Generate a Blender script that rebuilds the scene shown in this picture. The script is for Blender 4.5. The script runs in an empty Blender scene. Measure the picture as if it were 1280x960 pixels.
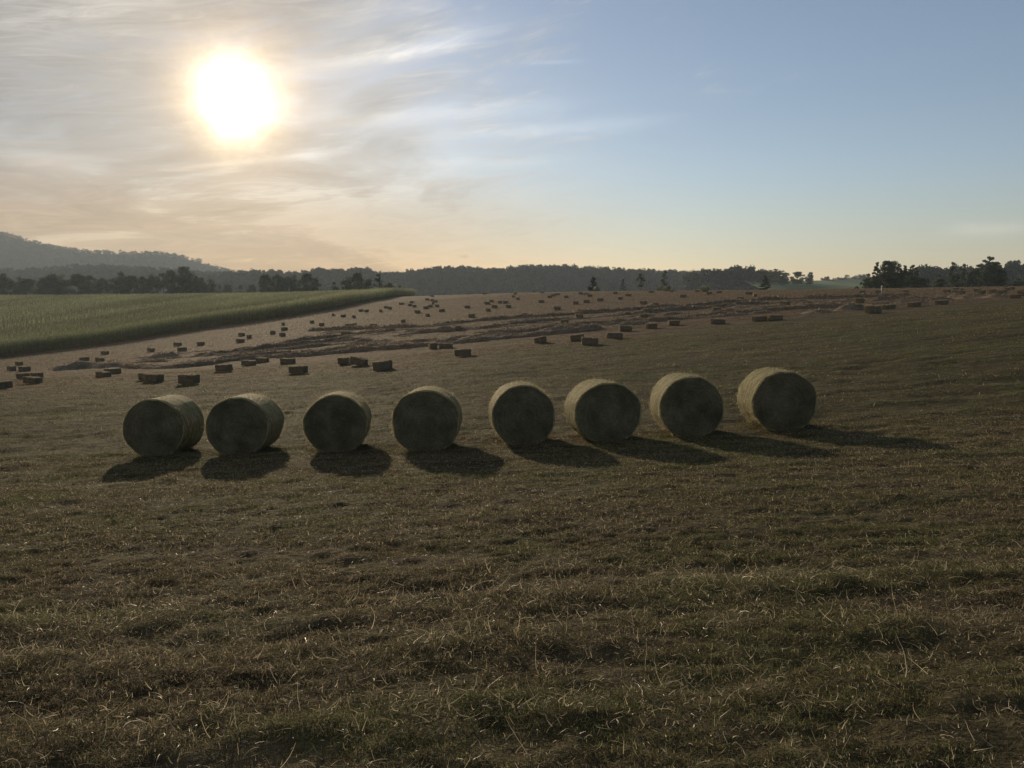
import bpy, math, random
import numpy as np
random.seed(7)
rng = np.random.default_rng(7)
sc = bpy.context.scene
COL = sc.collection
PI = math.pi

# ------------------------------------------------------------------ camera model (metres, camera at the origin, looking along +Y)
F = 985.0
TH = math.atan(115.0 / F)
cT, sT = math.cos(TH), math.sin(TH)
cam_d = bpy.data.cameras.new('camera')
cam = bpy.data.objects.new('camera', cam_d)
COL.objects.link(cam)
cam_d.sensor_width = 36.0
cam_d.lens = 36.0 * F / 1280.0
cam_d.clip_start = 0.05
cam_d.clip_end = 14000
cam.location = (0, 0, 0)
cam.rotation_euler = (PI / 2 - TH, 0, 0)
sc.camera = cam

def v_to_drop(v, Y):
    t = (np.asarray(v, float) - 480.0) / F
    return Y * (t * cT + sT) / (cT - t * sT)
def drop_to_v(D, Y):
    return 480 + F * (-Y * sT + D * cT) / (Y * cT + D * sT)

# ------------------------------------------------------------------ noise
def _hash(ix, iy, s):
    h = (ix.astype(np.int64) * 374761393 + iy.astype(np.int64) * 668265263 + s * 974634777) & 0xffffffff
    h = ((h ^ (h >> 13)) * 1274126177) & 0xffffffff
    return ((h ^ (h >> 16)) & 0xffffff) / float(0xffffff)
def vnoise(x, y, s=0):
    x = np.asarray(x, float); y = np.asarray(y, float)
    ix = np.floor(x); iy = np.floor(y); fx = x - ix; fy = y - iy
    fx = fx * fx * (3 - 2 * fx); fy = fy * fy * (3 - 2 * fy)
    a = _hash(ix, iy, s); b = _hash(ix + 1, iy, s); c = _hash(ix, iy + 1, s); d = _hash(ix + 1, iy + 1, s)
    return (a * (1 - fx) + b * fx) * (1 - fy) + (c * (1 - fx) + d * fx) * fy
def fbm(x, y, s=0, o=4, g=0.5):
    t = 0; a = 1; n = 0
    for i in range(o):
        t = t + a * vnoise(np.asarray(x) * 2 ** i + 17.3 * i, np.asarray(y) * 2 ** i - 9.1 * i, s + i); n += a; a *= g
    return t / n
def sstep(a, b, x):
    t = np.clip((np.asarray(x, float) - a) / (b - a), 0, 1)
    return t * t * (3 - 2 * t)

# ------------------------------------------------------------------ terrain height
ROWS = [17, 25, 40, 50, 62, 90, 110, 136, 165, 200, 260, 350]
TAB = {
 -0.65:  [582, 527, 483, 474, 468, 460, 454, 446, 430, 412, 389, 372],
 -0.325: [568, 519, 470, 460, 452, 433, 424, 411, 401, 389, 377, 372],
  0.0:   [553, 497, 448, 433, 419.5, 398, 387, 377, 369.5, 363.3, 364, 371],
  0.325: [539, 482, 424, 406, 394, 380, 371.5, 366, 363.5, 362, 364, 370],
  0.65:  [524, 448, 390, 379, 374.5, 367.5, 364, 361.3, 359.3, 357.5, 357.2, 361],
}
US = np.array(sorted(TAB))
near_rows = [0.8, 2, 4, 7, 10, 13]
allrows = near_rows + ROWS + [480, 700, 1200, 3000, 8000]
LY = np.log(np.array(allrows, float))
LYd = np.linspace(LY[0], LY[-1], 900)
cols = []
for u in US:
    d = [1.66 + 0.1 * y - 0.045 * u * y for y in near_rows]
    d += [float(v_to_drop(v, y)) for v, y in zip(TAB[float(u)], ROWS)]
    d += [12, 17, 19, 19, 19]
    cols.append(np.interp(LYd, LY, d))
Ud = np.linspace(-0.65, 0.65, 81)
G = np.array([[0.0]])
cols = np.array(cols)
G = np.array([np.interp(Ud, US, cols[:, j]) for j in range(len(LYd))]).T
def gsm(a, sig, ax):
    r = int(3 * sig); k = np.exp(-0.5 * (np.arange(-r, r + 1) / sig) ** 2); k /= k.sum()
    pad = [(0, 0), (0, 0)]; pad[ax] = (r, r)
    # linear extension keeps the slopes at the border
    p = np.pad(a, pad, mode='reflect', reflect_type='odd')
    return np.apply_along_axis(lambda m: np.convolve(m, k, 'valid'), ax, p)
G = gsm(G, 9, 1); G = gsm(G, 7, 0)

def height(X, Y):
    X = np.asarray(X, float); Y = np.asarray(Y, float)
    Yc = np.clip(Y, 0.85, 7900)
    u = X / Yc
    uc = np.clip(u, -0.65, 0.65)
    a = (uc + 0.65) / 1.3 * 80; i = np.clip(a.astype(int), 0, 79); fa = a - i
    b = (np.log(Yc) - LYd[0]) / (LYd[-1] - LYd[0]) * 899; j = np.clip(b.astype(int), 0, 898); fb = b - j
    D = (G[i, j] * (1 - fa) + G[i + 1, j] * fa) * (1 - fb) + (G[i, j + 1] * (1 - fa) + G[i + 1, j + 1] * fa) * fb
    ex = (u - uc) * Yc
    D = D - 0.9 * np.tanh(ex * 0.045 / 0.9)
    plane = 1.66 + 0.1 * np.clip(Y, -60, 30) - 1.6 * np.tanh(X * 0.045 / 1.6)
    w = sstep(3, 12, Y)
    return -(plane * (1 - w) + D * w)

def swath(X, Y):
    """left-over hay bands on the mown ground near the camera"""
    a = Y - 0.03 * X + 0.5 * (vnoise(X * 0.35, Y * 0 + 3, 5) - 0.5)
    s = 0
    for c, w, k in ((4.35, 0.30, 1.0), (5.25, 0.28, 1.0), (8.6, 0.45, 0.65), (3.4, 0.25, 0.7), (12.2, 0.6, 0.45), (21.5, 0.7, 0.4), (27, 0.8, 0.4), (33, .8, .4)):
        s = s + k * np.exp(-((a - c) / w) ** 2)
    return s * (0.35 + 0.9 * sstep(0.35, 0.65, fbm(X * 0.6, Y * 0.6, 40, 2)))
def micro(X, Y):
    X = np.asarray(X, float); Y = np.asarray(Y, float)
    R = np.hypot(X, Y)
    k = 1 - sstep(25, 80, R)
    h = 0.050 * (fbm(X * 1.1, Y * 1.9, 1, 3) - 0.5) + 0.070 * (fbm(X * 3.4, Y * 5.2, 11, 3) - 0.5)
    h = h + 0.042 * (fbm(X * 9, Y * 12, 21, 2) - 0.5) * (1 - sstep(8, 16, R))
    h = h + 0.035 * swath(X, Y)
    h2 = 0.10 * (fbm(X * 0.25, Y * 0.45, 61, 2) - 0.5) * sstep(10, 30, R) + 0.10 * (fbm(X * 1.3, Y * 2.2, 66, 2) - 0.5) * sstep(9, 18, R) * (1 - sstep(60, 110, R))
    return h * k + h2
def ground(X, Y):
    return height(X, Y) + micro(X, Y)

def hit(x, v, ymax=330):
    """where the sight line through photo point (x, v) meets the ground"""
    t = (v - 480) / F
    Ys = np.exp(np.linspace(math.log(2.0), math.log(ymax), 3000))
    D = Ys * (t * cT + sT) / (cT - t * sT)
    zc = Ys * cT + D * sT
    X = (x - 640) / F * zc
    below = -D <= height(X, Ys)
    k = int(np.argmax(below)) if below.any() else int(np.argmin(-D - height(X, Ys)))
    return float(X[k]), float(Ys[k])
def world_at(x, v, Y):
    D = float(v_to_drop(v, Y)); zc = Y * cT + D * sT
    return (x - 640) / F * zc, Y, -D

# ------------------------------------------------------------------ helpers
def mesh_np(name, verts, faces_list, mats, attrs=None, smooth=False, matidx=None):
    """faces_list: list of int arrays (n, k)"""
    me = bpy.data.meshes.new(name)
    verts = np.ascontiguousarray(verts, dtype=np.float32)
    me.vertices.add(len(verts)); me.vertices.foreach_set('co', verts.ravel())
    loops = np.concatenate([f.ravel() for f in faces_list]).astype(np.int32)
    sizes = np.concatenate([np.full(len(f), f.shape[1]) for f in faces_list]).astype(np.int32)
    starts = np.concatenate([[0], np.cumsum(sizes)[:-1]]).astype(np.int32)
    me.loops.add(len(loops)); me.loops.foreach_set('vertex_index', loops)
    me.polygons.add(len(sizes)); me.polygons.foreach_set('loop_start', starts)
    me.polygons.foreach_set('loop_total', sizes)
    for m in mats: me.materials.append(m)
    if matidx is not None: me.polygons.foreach_set('material_index', np.asarray(matidx, np.int32))
    me.polygons.foreach_set('use_smooth', np.full(len(sizes), bool(smooth)))
    me.update(calc_edges=True)
    for k, arr in (attrs or {}).items():
        arr = np.asarray(arr, np.float32)
        if arr.ndim == 1:
            a = me.attributes.new(k, 'FLOAT', 'POINT'); a.data.foreach_set('value', arr)
        else:
            a = me.attributes.new(k, 'FLOAT_COLOR', 'POINT'); a.data.foreach_set('color', np.ascontiguousarray(arr).ravel())
    return me
def link(name, me, parent=None, loc=None):
    o = bpy.data.objects.new(name, me); COL.objects.link(o)
    if parent is not None: o.parent = parent
    if loc is not None: o.location = loc
    return o
def tag(o, label=None, cat=None, group=None, kind=None):
    if label: o['label'] = label
    if cat: o['category'] = cat
    if group: o['group'] = group
    if kind: o['kind'] = kind
    return o

# ------------------------------------------------------------------ materials
def newmat(name):
    m = bpy.data.materials.new(name); m.use_nodes = True
    nt = m.node_tree; nt.nodes.clear()
    out = nt.nodes.new('ShaderNodeOutputMaterial')
    return m, nt, out
def N(nt, typ, **kw):
    n = nt.nodes.new(typ)
    for k, v in kw.items(): setattr(n, k, v)
    return n
def ramp(nt, stops, fac=None, interp='LINEAR'):
    r = N(nt, 'ShaderNodeValToRGB'); e = r.color_ramp.elements; r.color_ramp.interpolation = interp
    while len(e) < len(stops): e.new(0.5)
    for el, (p, c) in zip(e, stops):
        el.position = p; el.color = (c[0], c[1], c[2], 1) if not isinstance(c, (int, float)) else (c, c, c, 1)
    if fac is not None: nt.links.new(fac, r.inputs['Fac'])
    return r
def math_n(nt, op, a, b=None, c=None, clamp=False):
    n = N(nt, 'ShaderNodeMath', operation=op, use_clamp=clamp)
    for i, s in enumerate((a, b, c)):
        if s is None: continue
        if isinstance(s, (int, float)): n.inputs[i].default_value = s
        else: nt.links.new(s, n.inputs[i])
    return n.outputs[0]
def mixc(nt, fac, a, b, mode='MIX'):
    n = N(nt, 'ShaderNodeMix', data_type='RGBA', blend_type=mode)
    for key, s in ((0, fac), (6, a), (7, b)):
        if isinstance(s, (int, float)): n.inputs[key].default_value = s
        elif isinstance(s, tuple): n.inputs[key].default_value = (*s, 1)
        else: nt.links.new(s, n.inputs[key])
    return n.outputs[2]
def noise(nt, vec, scale, detail=3, rough=0.55, dist=0.0):
    n = N(nt, 'ShaderNodeTexNoise')
    n.inputs['Scale'].default_value = scale; n.inputs['Detail'].default_value = detail
    n.inputs['Roughness'].default_value = rough; n.inputs['Distortion'].default_value = dist
    if vec is not None: nt.links.new(vec, n.inputs['Vector'])
    return n.outputs['Fac']
def mapping(nt, vec, scale=(1, 1, 1), rot=(0, 0, 0)):
    n = N(nt, 'ShaderNodeMapping'); n.inputs['Scale'].default_value = scale; n.inputs['Rotation'].default_value = rot
    nt.links.new(vec, n.inputs['Vector']); return n.outputs[0]

def leaf_material(name, transl=0.45, rough=0.6, gloss=0.25, attr='tint', gain=1.0):
    """thin leaf or straw: colour from a per-blade attribute, diffuse + translucent"""
    m, nt, out = newmat(name)
    a = N(nt, 'ShaderNodeAttribute', attribute_name=attr)
    col = mixc(nt, 1.0, a.outputs['Color'], (gain, gain, gain), 'MULTIPLY')
    p = N(nt, 'ShaderNodeBsdfPrincipled'); p.inputs['Roughness'].default_value = rough
    p.inputs['Specular IOR Level'].default_value = gloss
    nt.links.new(col, p.inputs['Base Color'])
    t = N(nt, 'ShaderNodeBsdfTranslucent'); nt.links.new(col, t.inputs['Color'])
    mx = N(nt, 'ShaderNodeMixShader'); mx.inputs[0].default_value = transl
    nt.links.new(p.outputs[0], mx.inputs[1]); nt.links.new(t.outputs[0], mx.inputs[2])
    nt.links.new(mx.outputs[0], out.inputs['Surface'])
    return m
M_blade = leaf_material('dry_grass_blades', 0.50, 0.65, 0.15)
M_stalk = leaf_material('loose_straw', 0.5, 0.45, 0.4)
M_corn = leaf_material('corn_leaves', 0.40, 0.75, 0.05)
M_leaf = leaf_material('tree_leaves', 0.3, 0.6, 0.15)

def terrain_material():
    m, nt, out = newmat('field_soil_and_stubble')
    geo = N(nt, 'ShaderNodeNewGeometry'); P = geo.outputs['Position']
    st = N(nt, 'ShaderNodeAttribute', attribute_name='strip').outputs['Fac']
    gr = N(nt, 'ShaderNodeAttribute', attribute_name='meadow').outputs['Fac']
    n1 = noise(nt, mapping(nt, P, (0.6, 1.1, 1)), 1.0, 5, 0.62)
    n2 = noise(nt, mapping(nt, P, (5, 8, 5)), 1.0, 5, 0.68)
    n3 = noise(nt, P, 45.0, 4, 0.7)
    n4 = noise(nt, mapping(nt, P, (0.09, 0.16, 1)), 1.0, 4, 0.6, 0.5)
    base = ramp(nt, [(0.3, (0.048, 0.040, 0.026)), (0.5, (0.082, 0.070, 0.040)), (0.7, (0.070, 0.072, 0.034))], n1).outputs[0]
    fine = ramp(nt, [(0.25, 0.45), (0.5, 0.95), (0.75, 1.55)], n2).outputs[0]
    base = mixc(nt, 1.0, base, fine, 'MULTIPLY')
    grain = ramp(nt, [(0.2, 0.6), (0.8, 1.45)], n3).outputs[0]
    base = mixc(nt, 1.0, base, grain, 'MULTIPLY')
    bigv = ramp(nt, [(0.3, (0.85, 0.95, 0.8)), (0.7, (1.15, 1.05, 1.05))], n4).outputs[0]
    base = mixc(nt, 1.0, base, bigv, 'MULTIPLY')
    n6 = noise(nt, mapping(nt, P, (0.22, 2.4, 1), (0, 0, -0.12)), 1.0, 5, 0.65, 0.3)
    base = mixc(nt, 1.0, base, ramp(nt, [(0.36, 0.6), (0.5, 1.0), (0.64, 1.45)], n6).outputs[0], 'MULTIPLY')
    strip = ramp(nt, [(0.3, (0.056, 0.038, 0.023)), (0.55, (0.104, 0.070, 0.041)), (0.75, (0.140, 0.102, 0.058))], n1).outputs[0]
    strip = mixc(nt, 1.0, strip, fine, 'MULTIPLY')
    n5 = noise(nt, mapping(nt, P, (0.5, 2.6, 1), (0, 0, -0.35)), 1.0, 6, 0.7)
    strip = mixc(nt, 1.0, strip, ramp(nt, [(0.36, 0.55), (0.5, 1.0), (0.64, 1.5)], n5).outputs[0], 'MULTIPLY')
    sgreen = ramp(nt, [(0.52, 0.0), (0.7, 0.55)], n4).outputs[0]
    strip = mixc(nt, sgreen, strip, (0.13, 0.125, 0.05))
    c = mixc(nt, st, base, strip)
    mead = ramp(nt, [(0.3, (0.045, 0.07, 0.022)), (0.7, (0.08, 0.11, 0.035))], n4).outputs[0]
    c = mixc(nt, gr, c, mead)
    p = N(nt, 'ShaderNodeBsdfPrincipled'); p.inputs['Roughness'].default_value = 0.95
    p.inputs['Specular IOR Level'].default_value = 0.05
    nt.links.new(c, p.inputs['Base Color'])
    hh = math_n(nt, 'ADD', math_n(nt, 'MULTIPLY', n2, 0.20), math_n(nt, 'MULTIPLY', n3, 0.03))
    hh = math_n(nt, 'ADD', hh, math_n(nt, 'MULTIPLY', n1, 0.30))
    b = N(nt, 'ShaderNodeBump'); b.inputs['Strength'].default_value = 0.9; b.inputs['Distance'].default_value = 1.0
    nt.links.new(hh, b.inputs['Height']); nt.links.new(b.outputs[0], p.inputs['Normal'])
    nt.links.new(p.outputs[0], out.inputs['Surface'])
    return m
M_terrain = terrain_material()

def simple_noise_mat(name, stops, scale, rough=0.9, bump=0.0, bscale=None, stretch=(1, 1, 1), spec=0.1, coord='Object'):
    m, nt, out = newmat(name)
    tc = N(nt, 'ShaderNodeTexCoord')
    v = mapping(nt, tc.outputs[coord], stretch)
    n = noise(nt, v, scale, 5, 0.65)
    c = ramp(nt, stops, n).outputs[0]
    p = N(nt, 'ShaderNodeBsdfPrincipled'); p.inputs['Roughness'].default_value = rough
    p.inputs['Specular IOR Level'].default_value = spec
    nt.links.new(c, p.inputs['Base Color'])
    if bump:
        n2 = noise(nt, v, bscale or scale * 2, 5, 0.7)
        b = N(nt, 'ShaderNodeBump'); b.inputs['Strength'].default_value = 1.0; b.inputs['Distance'].default_value = bump
        nt.links.new(n2, b.inputs['Height']); nt.links.new(b.outputs[0], p.inputs['Normal'])
    nt.links.new(p.outputs[0], out.inputs['Surface'])
    return m
M_bark = simple_noise_mat('bark', [(0.3, (0.05, 0.035, 0.025)), (0.7, (0.12, 0.09, 0.065))], 6, 0.9, 0.05)
M_hill = simple_noise_mat('wooded_hillside', [(0.3, (0.014, 0.020, 0.010)), (0.7, (0.030, 0.038, 0.018))], 0.05, 1.0, spec=0.0)
M_meadow = simple_noise_mat('distant_meadow', [(0.35, (0.05, 0.085, 0.03)), (0.5, (0.09, 0.13, 0.045)), (0.65, (0.12, 0.15, 0.06))], 0.012, 1.0, 0, None, (1, 2.5, 1))
M_sqbale = simple_noise_mat('pressed_square_bale', [(0.25, (0.085, 0.068, 0.043)), (0.5, (0.17, 0.137, 0.086)), (0.8, (0.34, 0.275, 0.17))], 9, 0.9, 0.05, 22, (1, 3, 3))
M_windrow = simple_noise_mat('raked_hay', [(0.25, (0.09, 0.073, 0.052)), (0.5, (0.17, 0.135, 0.095)), (0.78, (0.30, 0.245, 0.17))], 5, 0.95, 0.12, 7)
M_white = simple_noise_mat('weathered_white', [(0.3, (0.55, 0.54, 0.5)), (0.7, (0.8, 0.79, 0.75))], 4, 0.7)

def roundbale_wrap():
    m, nt, out = newmat('net_wrapped_hay')
    tc = N(nt, 'ShaderNodeTexCoord'); O = tc.outputs['Object']
    s1 = noise(nt, mapping(nt, O, (3, 40, 3)), 1.0, 5, 0.7, 0.4)
    s2 = noise(nt, mapping(nt, O, (26, 60, 26)), 1.0, 4, 0.7)
    s3 = noise(nt, O, 2.2, 3, 0.6)
    c = ramp(nt, [(0.3, (0.055, 0.048, 0.025)), (0.48, (0.16, 0.14, 0.073)), (0.68, (0.50, 0.43, 0.25))], s1).outputs[0]
    c = mixc(nt, 1.0, c, ramp(nt, [(0.2, 0.55), (0.8, 1.5)], s2).outputs[0], 'MULTIPLY')
    c = mixc(nt, 1.0, c, ramp(nt, [(0.3, (0.8, 0.9, 0.75)), (0.7, (1.1, 1.05, 1.0))], s3).outputs[0], 'MULTIPLY')
    p = N(nt, 'ShaderNodeBsdfPrincipled'); p.inputs['Roughness'].default_value = 0.85
    p.inputs['Specular IOR Level'].default_value = 0.10
    nt.links.new(c, p.inputs['Base Color'])
    h = math_n(nt, 'ADD', math_n(nt, 'MULTIPLY', s1, 0.03), math_n(nt, 'MULTIPLY', s2, 0.012))
    b = N(nt, 'ShaderNodeBump'); b.inputs['Strength'].default_value = 1.0; b.inputs['Distance'].default_value = 1.0
    nt.links.new(h, b.inputs['Height']); nt.links.new(b.outputs[0], p.inputs['Normal'])
    nt.links.new(p.outputs[0], out.inputs['Surface'])
    return m
def scale10(nt, v):
    c = N(nt, 'ShaderNodeCombineXYZ')
    for i in range(3): nt.links.new(math_n(nt, 'MULTIPLY', v, 10.0 + 7 * i), c.inputs[i])
    return c.outputs[0]
def roundbale_face():
    m, nt, out = newmat('rolled_hay_end')
    tc = N(nt, 'ShaderNodeTexCoord'); O = tc.outputs['Object']
    sp = N(nt, 'ShaderNodeSeparateXYZ'); nt.links.new(O, sp.inputs[0])
    x, z = sp.outputs[0], sp.outputs[2]
    r = math_n(nt, 'SQRT', math_n(nt, 'ADD', math_n(nt, 'MULTIPLY', x, x), math_n(nt, 'MULTIPLY', z, z)))
    a = math_n(nt, 'ARCTAN2', z, x)
    sr = math_n(nt, 'ADD', r, math_n(nt, 'MULTIPLY', noise(nt, O, 2.5, 2), 0.25))
    cb = N(nt, 'ShaderNodeCombineXYZ')
    nt.links.new(math_n(nt, 'MULTIPLY', sr, 24.0), cb.inputs[0])
    nt.links.new(math_n(nt, 'MULTIPLY', z, 3.0), cb.inputs[1])
    nt.links.new(math_n(nt, 'MULTIPLY', x, 3.0), cb.inputs[2])
    rings = noise(nt, cb.outputs[0], 1.0, 5, 0.65)
    oi = N(nt, 'ShaderNodeObjectInfo'); of = N(nt, 'ShaderNodeVectorMath', operation='ADD'); nt.links.new(O, of.inputs[0]); nt.links.new(scale10(nt, oi.outputs['Random']), of.inputs[1])
    f = noise(nt, of.outputs[0], 38.0, 4, 0.75)
    g = noise(nt, of.outputs[0], 2.6, 4, 0.65)
    c = ramp(nt, [(0.3, (0.098, 0.090, 0.056)), (0.5, (0.122, 0.111, 0.068)), (0.72, (0.155, 0.14, 0.086))], rings).outputs[0]
    c = mixc(nt, 1.0, c, ramp(nt, [(0.25, 0.5), (0.75, 1.5)], f).outputs[0], 'MULTIPLY')
    c = mixc(nt, 1.0, c, ramp(nt, [(0.3, 0.6), (0.7, 1.45)], g).outputs[0], 'MULTIPLY')
    p = N(nt, 'ShaderNodeBsdfPrincipled'); p.inputs['Roughness'].default_value = 0.9
    p.inputs['Specular IOR Level'].default_value = 0.1
    nt.links.new(c, p.inputs['Base Color'])
    h = math_n(nt, 'ADD', math_n(nt, 'MULTIPLY', rings, 0.006), math_n(nt, 'MULTIPLY', f, 0.04))
    b = N(nt, 'ShaderNodeBump'); b.inputs['Strength'].default_value = 1.0; b.inputs['Distance'].default_value = 1.0
    nt.links.new(h, b.inputs['Height']); nt.links.new(b.outputs[0], p.inputs['Normal'])
    nt.links.new(p.outputs[0], out.inputs['Surface'])
    return m
M_wrap, M_face = roundbale_wrap(), roundbale_face()

# ------------------------------------------------------------------ blades (straw, stubble, leaves) as ribbons
def blades(pos, az, length, lean, width, curve, tint, segs=2, roll=None, twist=0.0, taper=True):
    """pos (n,3); az azimuth; lean = angle above ground at the root; curve = change of that angle towards the tip"""
    n = len(az); k = segs + 1
    p = np.array(pos, float); rows = []
    side = np.stack([-np.sin(az), np.cos(az), np.zeros(n)], 1)
    if roll is None: roll = rng.uniform(-0.9, 0.9, n)
    cur = p.copy(); ang = lean.copy(); a2 = az.copy()
    for i in range(k):
        d = np.stack([np.cos(a2) * np.cos(ang), np.sin(a2) * np.cos(ang), np.sin(ang)], 1)
        up = np.cross(side, d)
        s = side * np.cos(roll)[:, None] + up * np.sin(roll)[:, None]
        w = width * (1.0 if not taper else (1.0 - 0.8 * i / segs))
        rows.append(cur - s * w[:, None] * 0.5); rows.append(cur + s * w[:, None] * 0.5)
        cur = cur + d * (length / segs)[:, None]
        ang = ang + curve / segs; a2 = a2 + twist * rng.normal(0, 1, n)
    V = np.stack(rows, 1).reshape(-1, 3)
    base = (np.arange(n) * 2 * k)[:, None]
    fs = [base + np.array([[2 * i, 2 * i + 1, 2 * i + 3, 2 * i + 2]]) for i in range(segs)]
    Fq = np.concatenate(fs, 0)
    T = np.repeat(np.concatenate([tint, np.ones((n, 1))], 1), 2 * k, axis=0)
    return V, Fq, T
def join_parts(parts):
    Vs, Fs, Ts = [], [], []; o = 0
    for V, Fq, T in parts:
        Vs.append(V); Fs.append(Fq + o); Ts.append(T); o += len(V)
    return np.concatenate(Vs), [np.concatenate(Fs)], np.concatenate(Ts)

# ------------------------------------------------------------------ ground sheet
def axis_pts(lo, hi, step, growth, far):
    c = list(np.arange(lo, hi + step * 0.5, step))
    s = step; x = c[-1]; up = []
    while x < far[1]: s *= 1 + growth; x += s; up.append(min(x, far[1]))
    s = step; x = c[0]; dn = []
    while x > far[0]: s *= 1 + growth; x -= s; dn.append(max(x, far[0]))
    return np.array(dn[::-1] + c + up)
gx = axis_pts(-5.5, 5.5, 0.055, 0.018, (-2700, 2700))
gy = axis_pts(2.4, 9.5, 0.045, 0.016, (-400, 2900))
GX, GY = np.meshgrid(gx, gy)
GZ = ground(GX, GY)
edge_px = [(-150, 503), (0, 491), (80, 488), (160, 485), (240, 480), (320, 474), (380, 469), (500, 461), (600, 447), (700, 433), (800, 421), (900, 407.5), (1020, 395), (1108, 388), (1280, 374.5), (1400, 371)]
EB = np.array([hit(*p) for p in edge_px])
EB = EB[np.argsort(EB[:, 0])]
def strip_mask(X, Y):
    yb = np.interp(X, EB[:, 0], EB[:, 1]) + 1.2 * (fbm(X * 0.3, Y * 0.3, 77, 3) - 0.5)
    return sstep(-0.5, 0.9, Y - yb)
SM = strip_mask(GX, GY)
MM = sstep(330, 400, GY)
nx, ny = len(gx), len(gy)
idx = np.arange(nx * ny).reshape(ny, nx)
quads = np.stack([idx[:-1, :-1], idx[:-1, 1:], idx[1:, 1:], idx[1:, :-1]], -1).reshape(-1, 4)
me = mesh_np('ground', np.stack([GX, GY, GZ], -1).reshape(-1, 3), [quads], [M_terrain], {'strip': SM.ravel(), 'meadow': MM.ravel()}, smooth=True)
tag(link('ground', me), kind='structure')

# ------------------------------------------------------------------ stubble, straw and weeds on the near ground
def palette(n, X, Y, dry=0.0):
    g = sstep(0.46, 0.64, fbm(X * 0.55, Y * 0.9, 90, 3))
    sw = np.clip(swath(X, Y), 0, 1)
    g = np.clip(g * 0.5 + sw * 0.2 + 0.12 - dry, 0, 1)
    brown = np.array([0.132, 0.110, 0.062]); tan = np.array([0.42, 0.34, 0.21]); green = np.array([0.115, 0.125, 0.048]); red = np.array([0.135, 0.095, 0.058])
    r = rng.random(n)[:, None]; q = rng.random(n)
    c = np.where(r < 0.55, brown, np.where(r < 0.8, red, tan))
    isg = (q < g)[:, None]
    c = np.where(isg, green * (0.7 + 0.9 * rng.random((n, 1))), c)
    return c * (0.35 + 1.3 * rng.random((n, 1)) ** 1.5)
def fan(n, y0, y1, umax=0.78, pw=1.0):
    """random points in the wedge of ground ahead, uniform per square metre, a little wider than the view"""
    Y = np.sqrt(rng.uniform(y0 ** 2, y1 ** 2, n)); X = rng.uniform(-umax, umax, n) * (Y + 0.8)
    return X, Y
parts = []
def scatter(n, y0, y1, L, W, lean, curve, segs=2, dry=0.0, tint=None, lift=0.0, thin=True):
    X, Y = fan(n, y0, y1)
    if thin:   # clumpy: keep more where the hay lies thick
        k = rng.random(n) < (0.12 + 0.88 * sstep(0.38, 0.60, fbm(X * 2.3, Y * 3.1, 33, 3)) + 0.4 * np.clip(swath(X, Y), 0, 1))
        X, Y = X[k], Y[k]
    n = len(X); Z = ground(X, Y) + lift * rng.random(n) + 0.02 * np.clip(swath(X, Y), 0, 1.2) * rng.random(n)
    az = rng.uniform(0, 2 * PI, n)
    ln = rng.uniform(*L, n) * (0.6 + 0.8 * rng.random(n))
    le = rng.uniform(*lean, n); cu = rng.uniform(*curve, n); wd = rng.uniform(*W, n)
    t = palette(n, X, Y, dry) if tint is None else np.array(tint) * (0.5 + 0.8 * rng.random((n, 1)))
    parts.append(blades(np.stack([X, Y, Z], 1), az, ln, le, wd, cu, t, segs, twist=0.25))
# short upright stubble
scatter(520000, 2.3, 7.5, (0.008, 0.026), (0.0022, 0.0050), (0.5, 1.5), (-1.2, 0.2), 2)
scatter(380000, 7.5, 18, (0.018, 0.045), (0.004, 0.0085), (0.5, 1.5), (-1.2, 0.2), 2)
scatter(330000, 18, 50, (0.03, 0.075), (0.008, 0.017), (0.2, 1.2), (-1.0, 0.2), 1, dry=-0.22)
# flat-lying matted hay
scatter(330000, 2.3, 7.5, (0.014, 0.050), (0.0017, 0.0034), (-0.1, 0.45), (-1.4, 0.8), 3, lift=0.012)
scatter(180000, 7.5, 18, (0.03, 0.085), (0.004, 0.008), (-0.1, 0.5), (-0.9, 0.4), 2, lift=0.015)
V, Fl, T = join_parts(parts)
tag(link('stubble', mesh_np('stubble', V, Fl, [M_blade], {'tint': T})), 'short brown and green mown stubble with matted hay covering the near field', 'stubble', kind='stuff')
parts = []
# pale loose straws lying on top, long and curved
STR = (0.55, 0.46, 0.29)
scatter(14000, 2.3, 7.0, (0.010, 0.065), (0.0022, 0.0046), (0.05, 0.9), (-2.2, 1.4), 5, tint=STR, lift=0.03, thin=False)
scatter(22000, 7.0, 18, (0.02, 0.065), (0.0035, 0.006), (0.05, 0.7), (-1.4, 0.9), 4, tint=STR, lift=0.03, thin=False)
scatter(700, 2.3, 6.5, (0.07, 0.17), (0.003, 0.0048), (0.1, 0.9), (-2.4, 1.2), 6, tint=(0.62, 0.52, 0.34), lift=0.03, thin=False)
# more of them on the left-over bands
X, Y = fan(60000, 2.4, 7.0); k = rng.random(len(X)) < 0.16 * np.clip(swath(X, Y), 0, 1); X, Y = X[k], Y[k]; n = len(X)
parts.append(blades(np.stack([X, Y, ground(X, Y) + 0.02 + 0.04 * rng.random(n)], 1), rng.uniform(0, 2 * PI, n), rng.uniform(0.03, 0.15, n), rng.uniform(0, 0.9, n), rng.uniform(0.002, 0.004, n), rng.uniform(-2.2, 1.2, n), np.array(STR) * rng.uniform(0.5, 1.2, (n, 1)), 5, twist=0.3))
V, Fl, T = join_parts(parts)
tag(link('loose_straw', mesh_np('loose_straw', V, Fl, [M_stalk], {'tint': T})), 'pale loose straws scattered over the near stubble', 'straw', kind='stuff')
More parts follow.
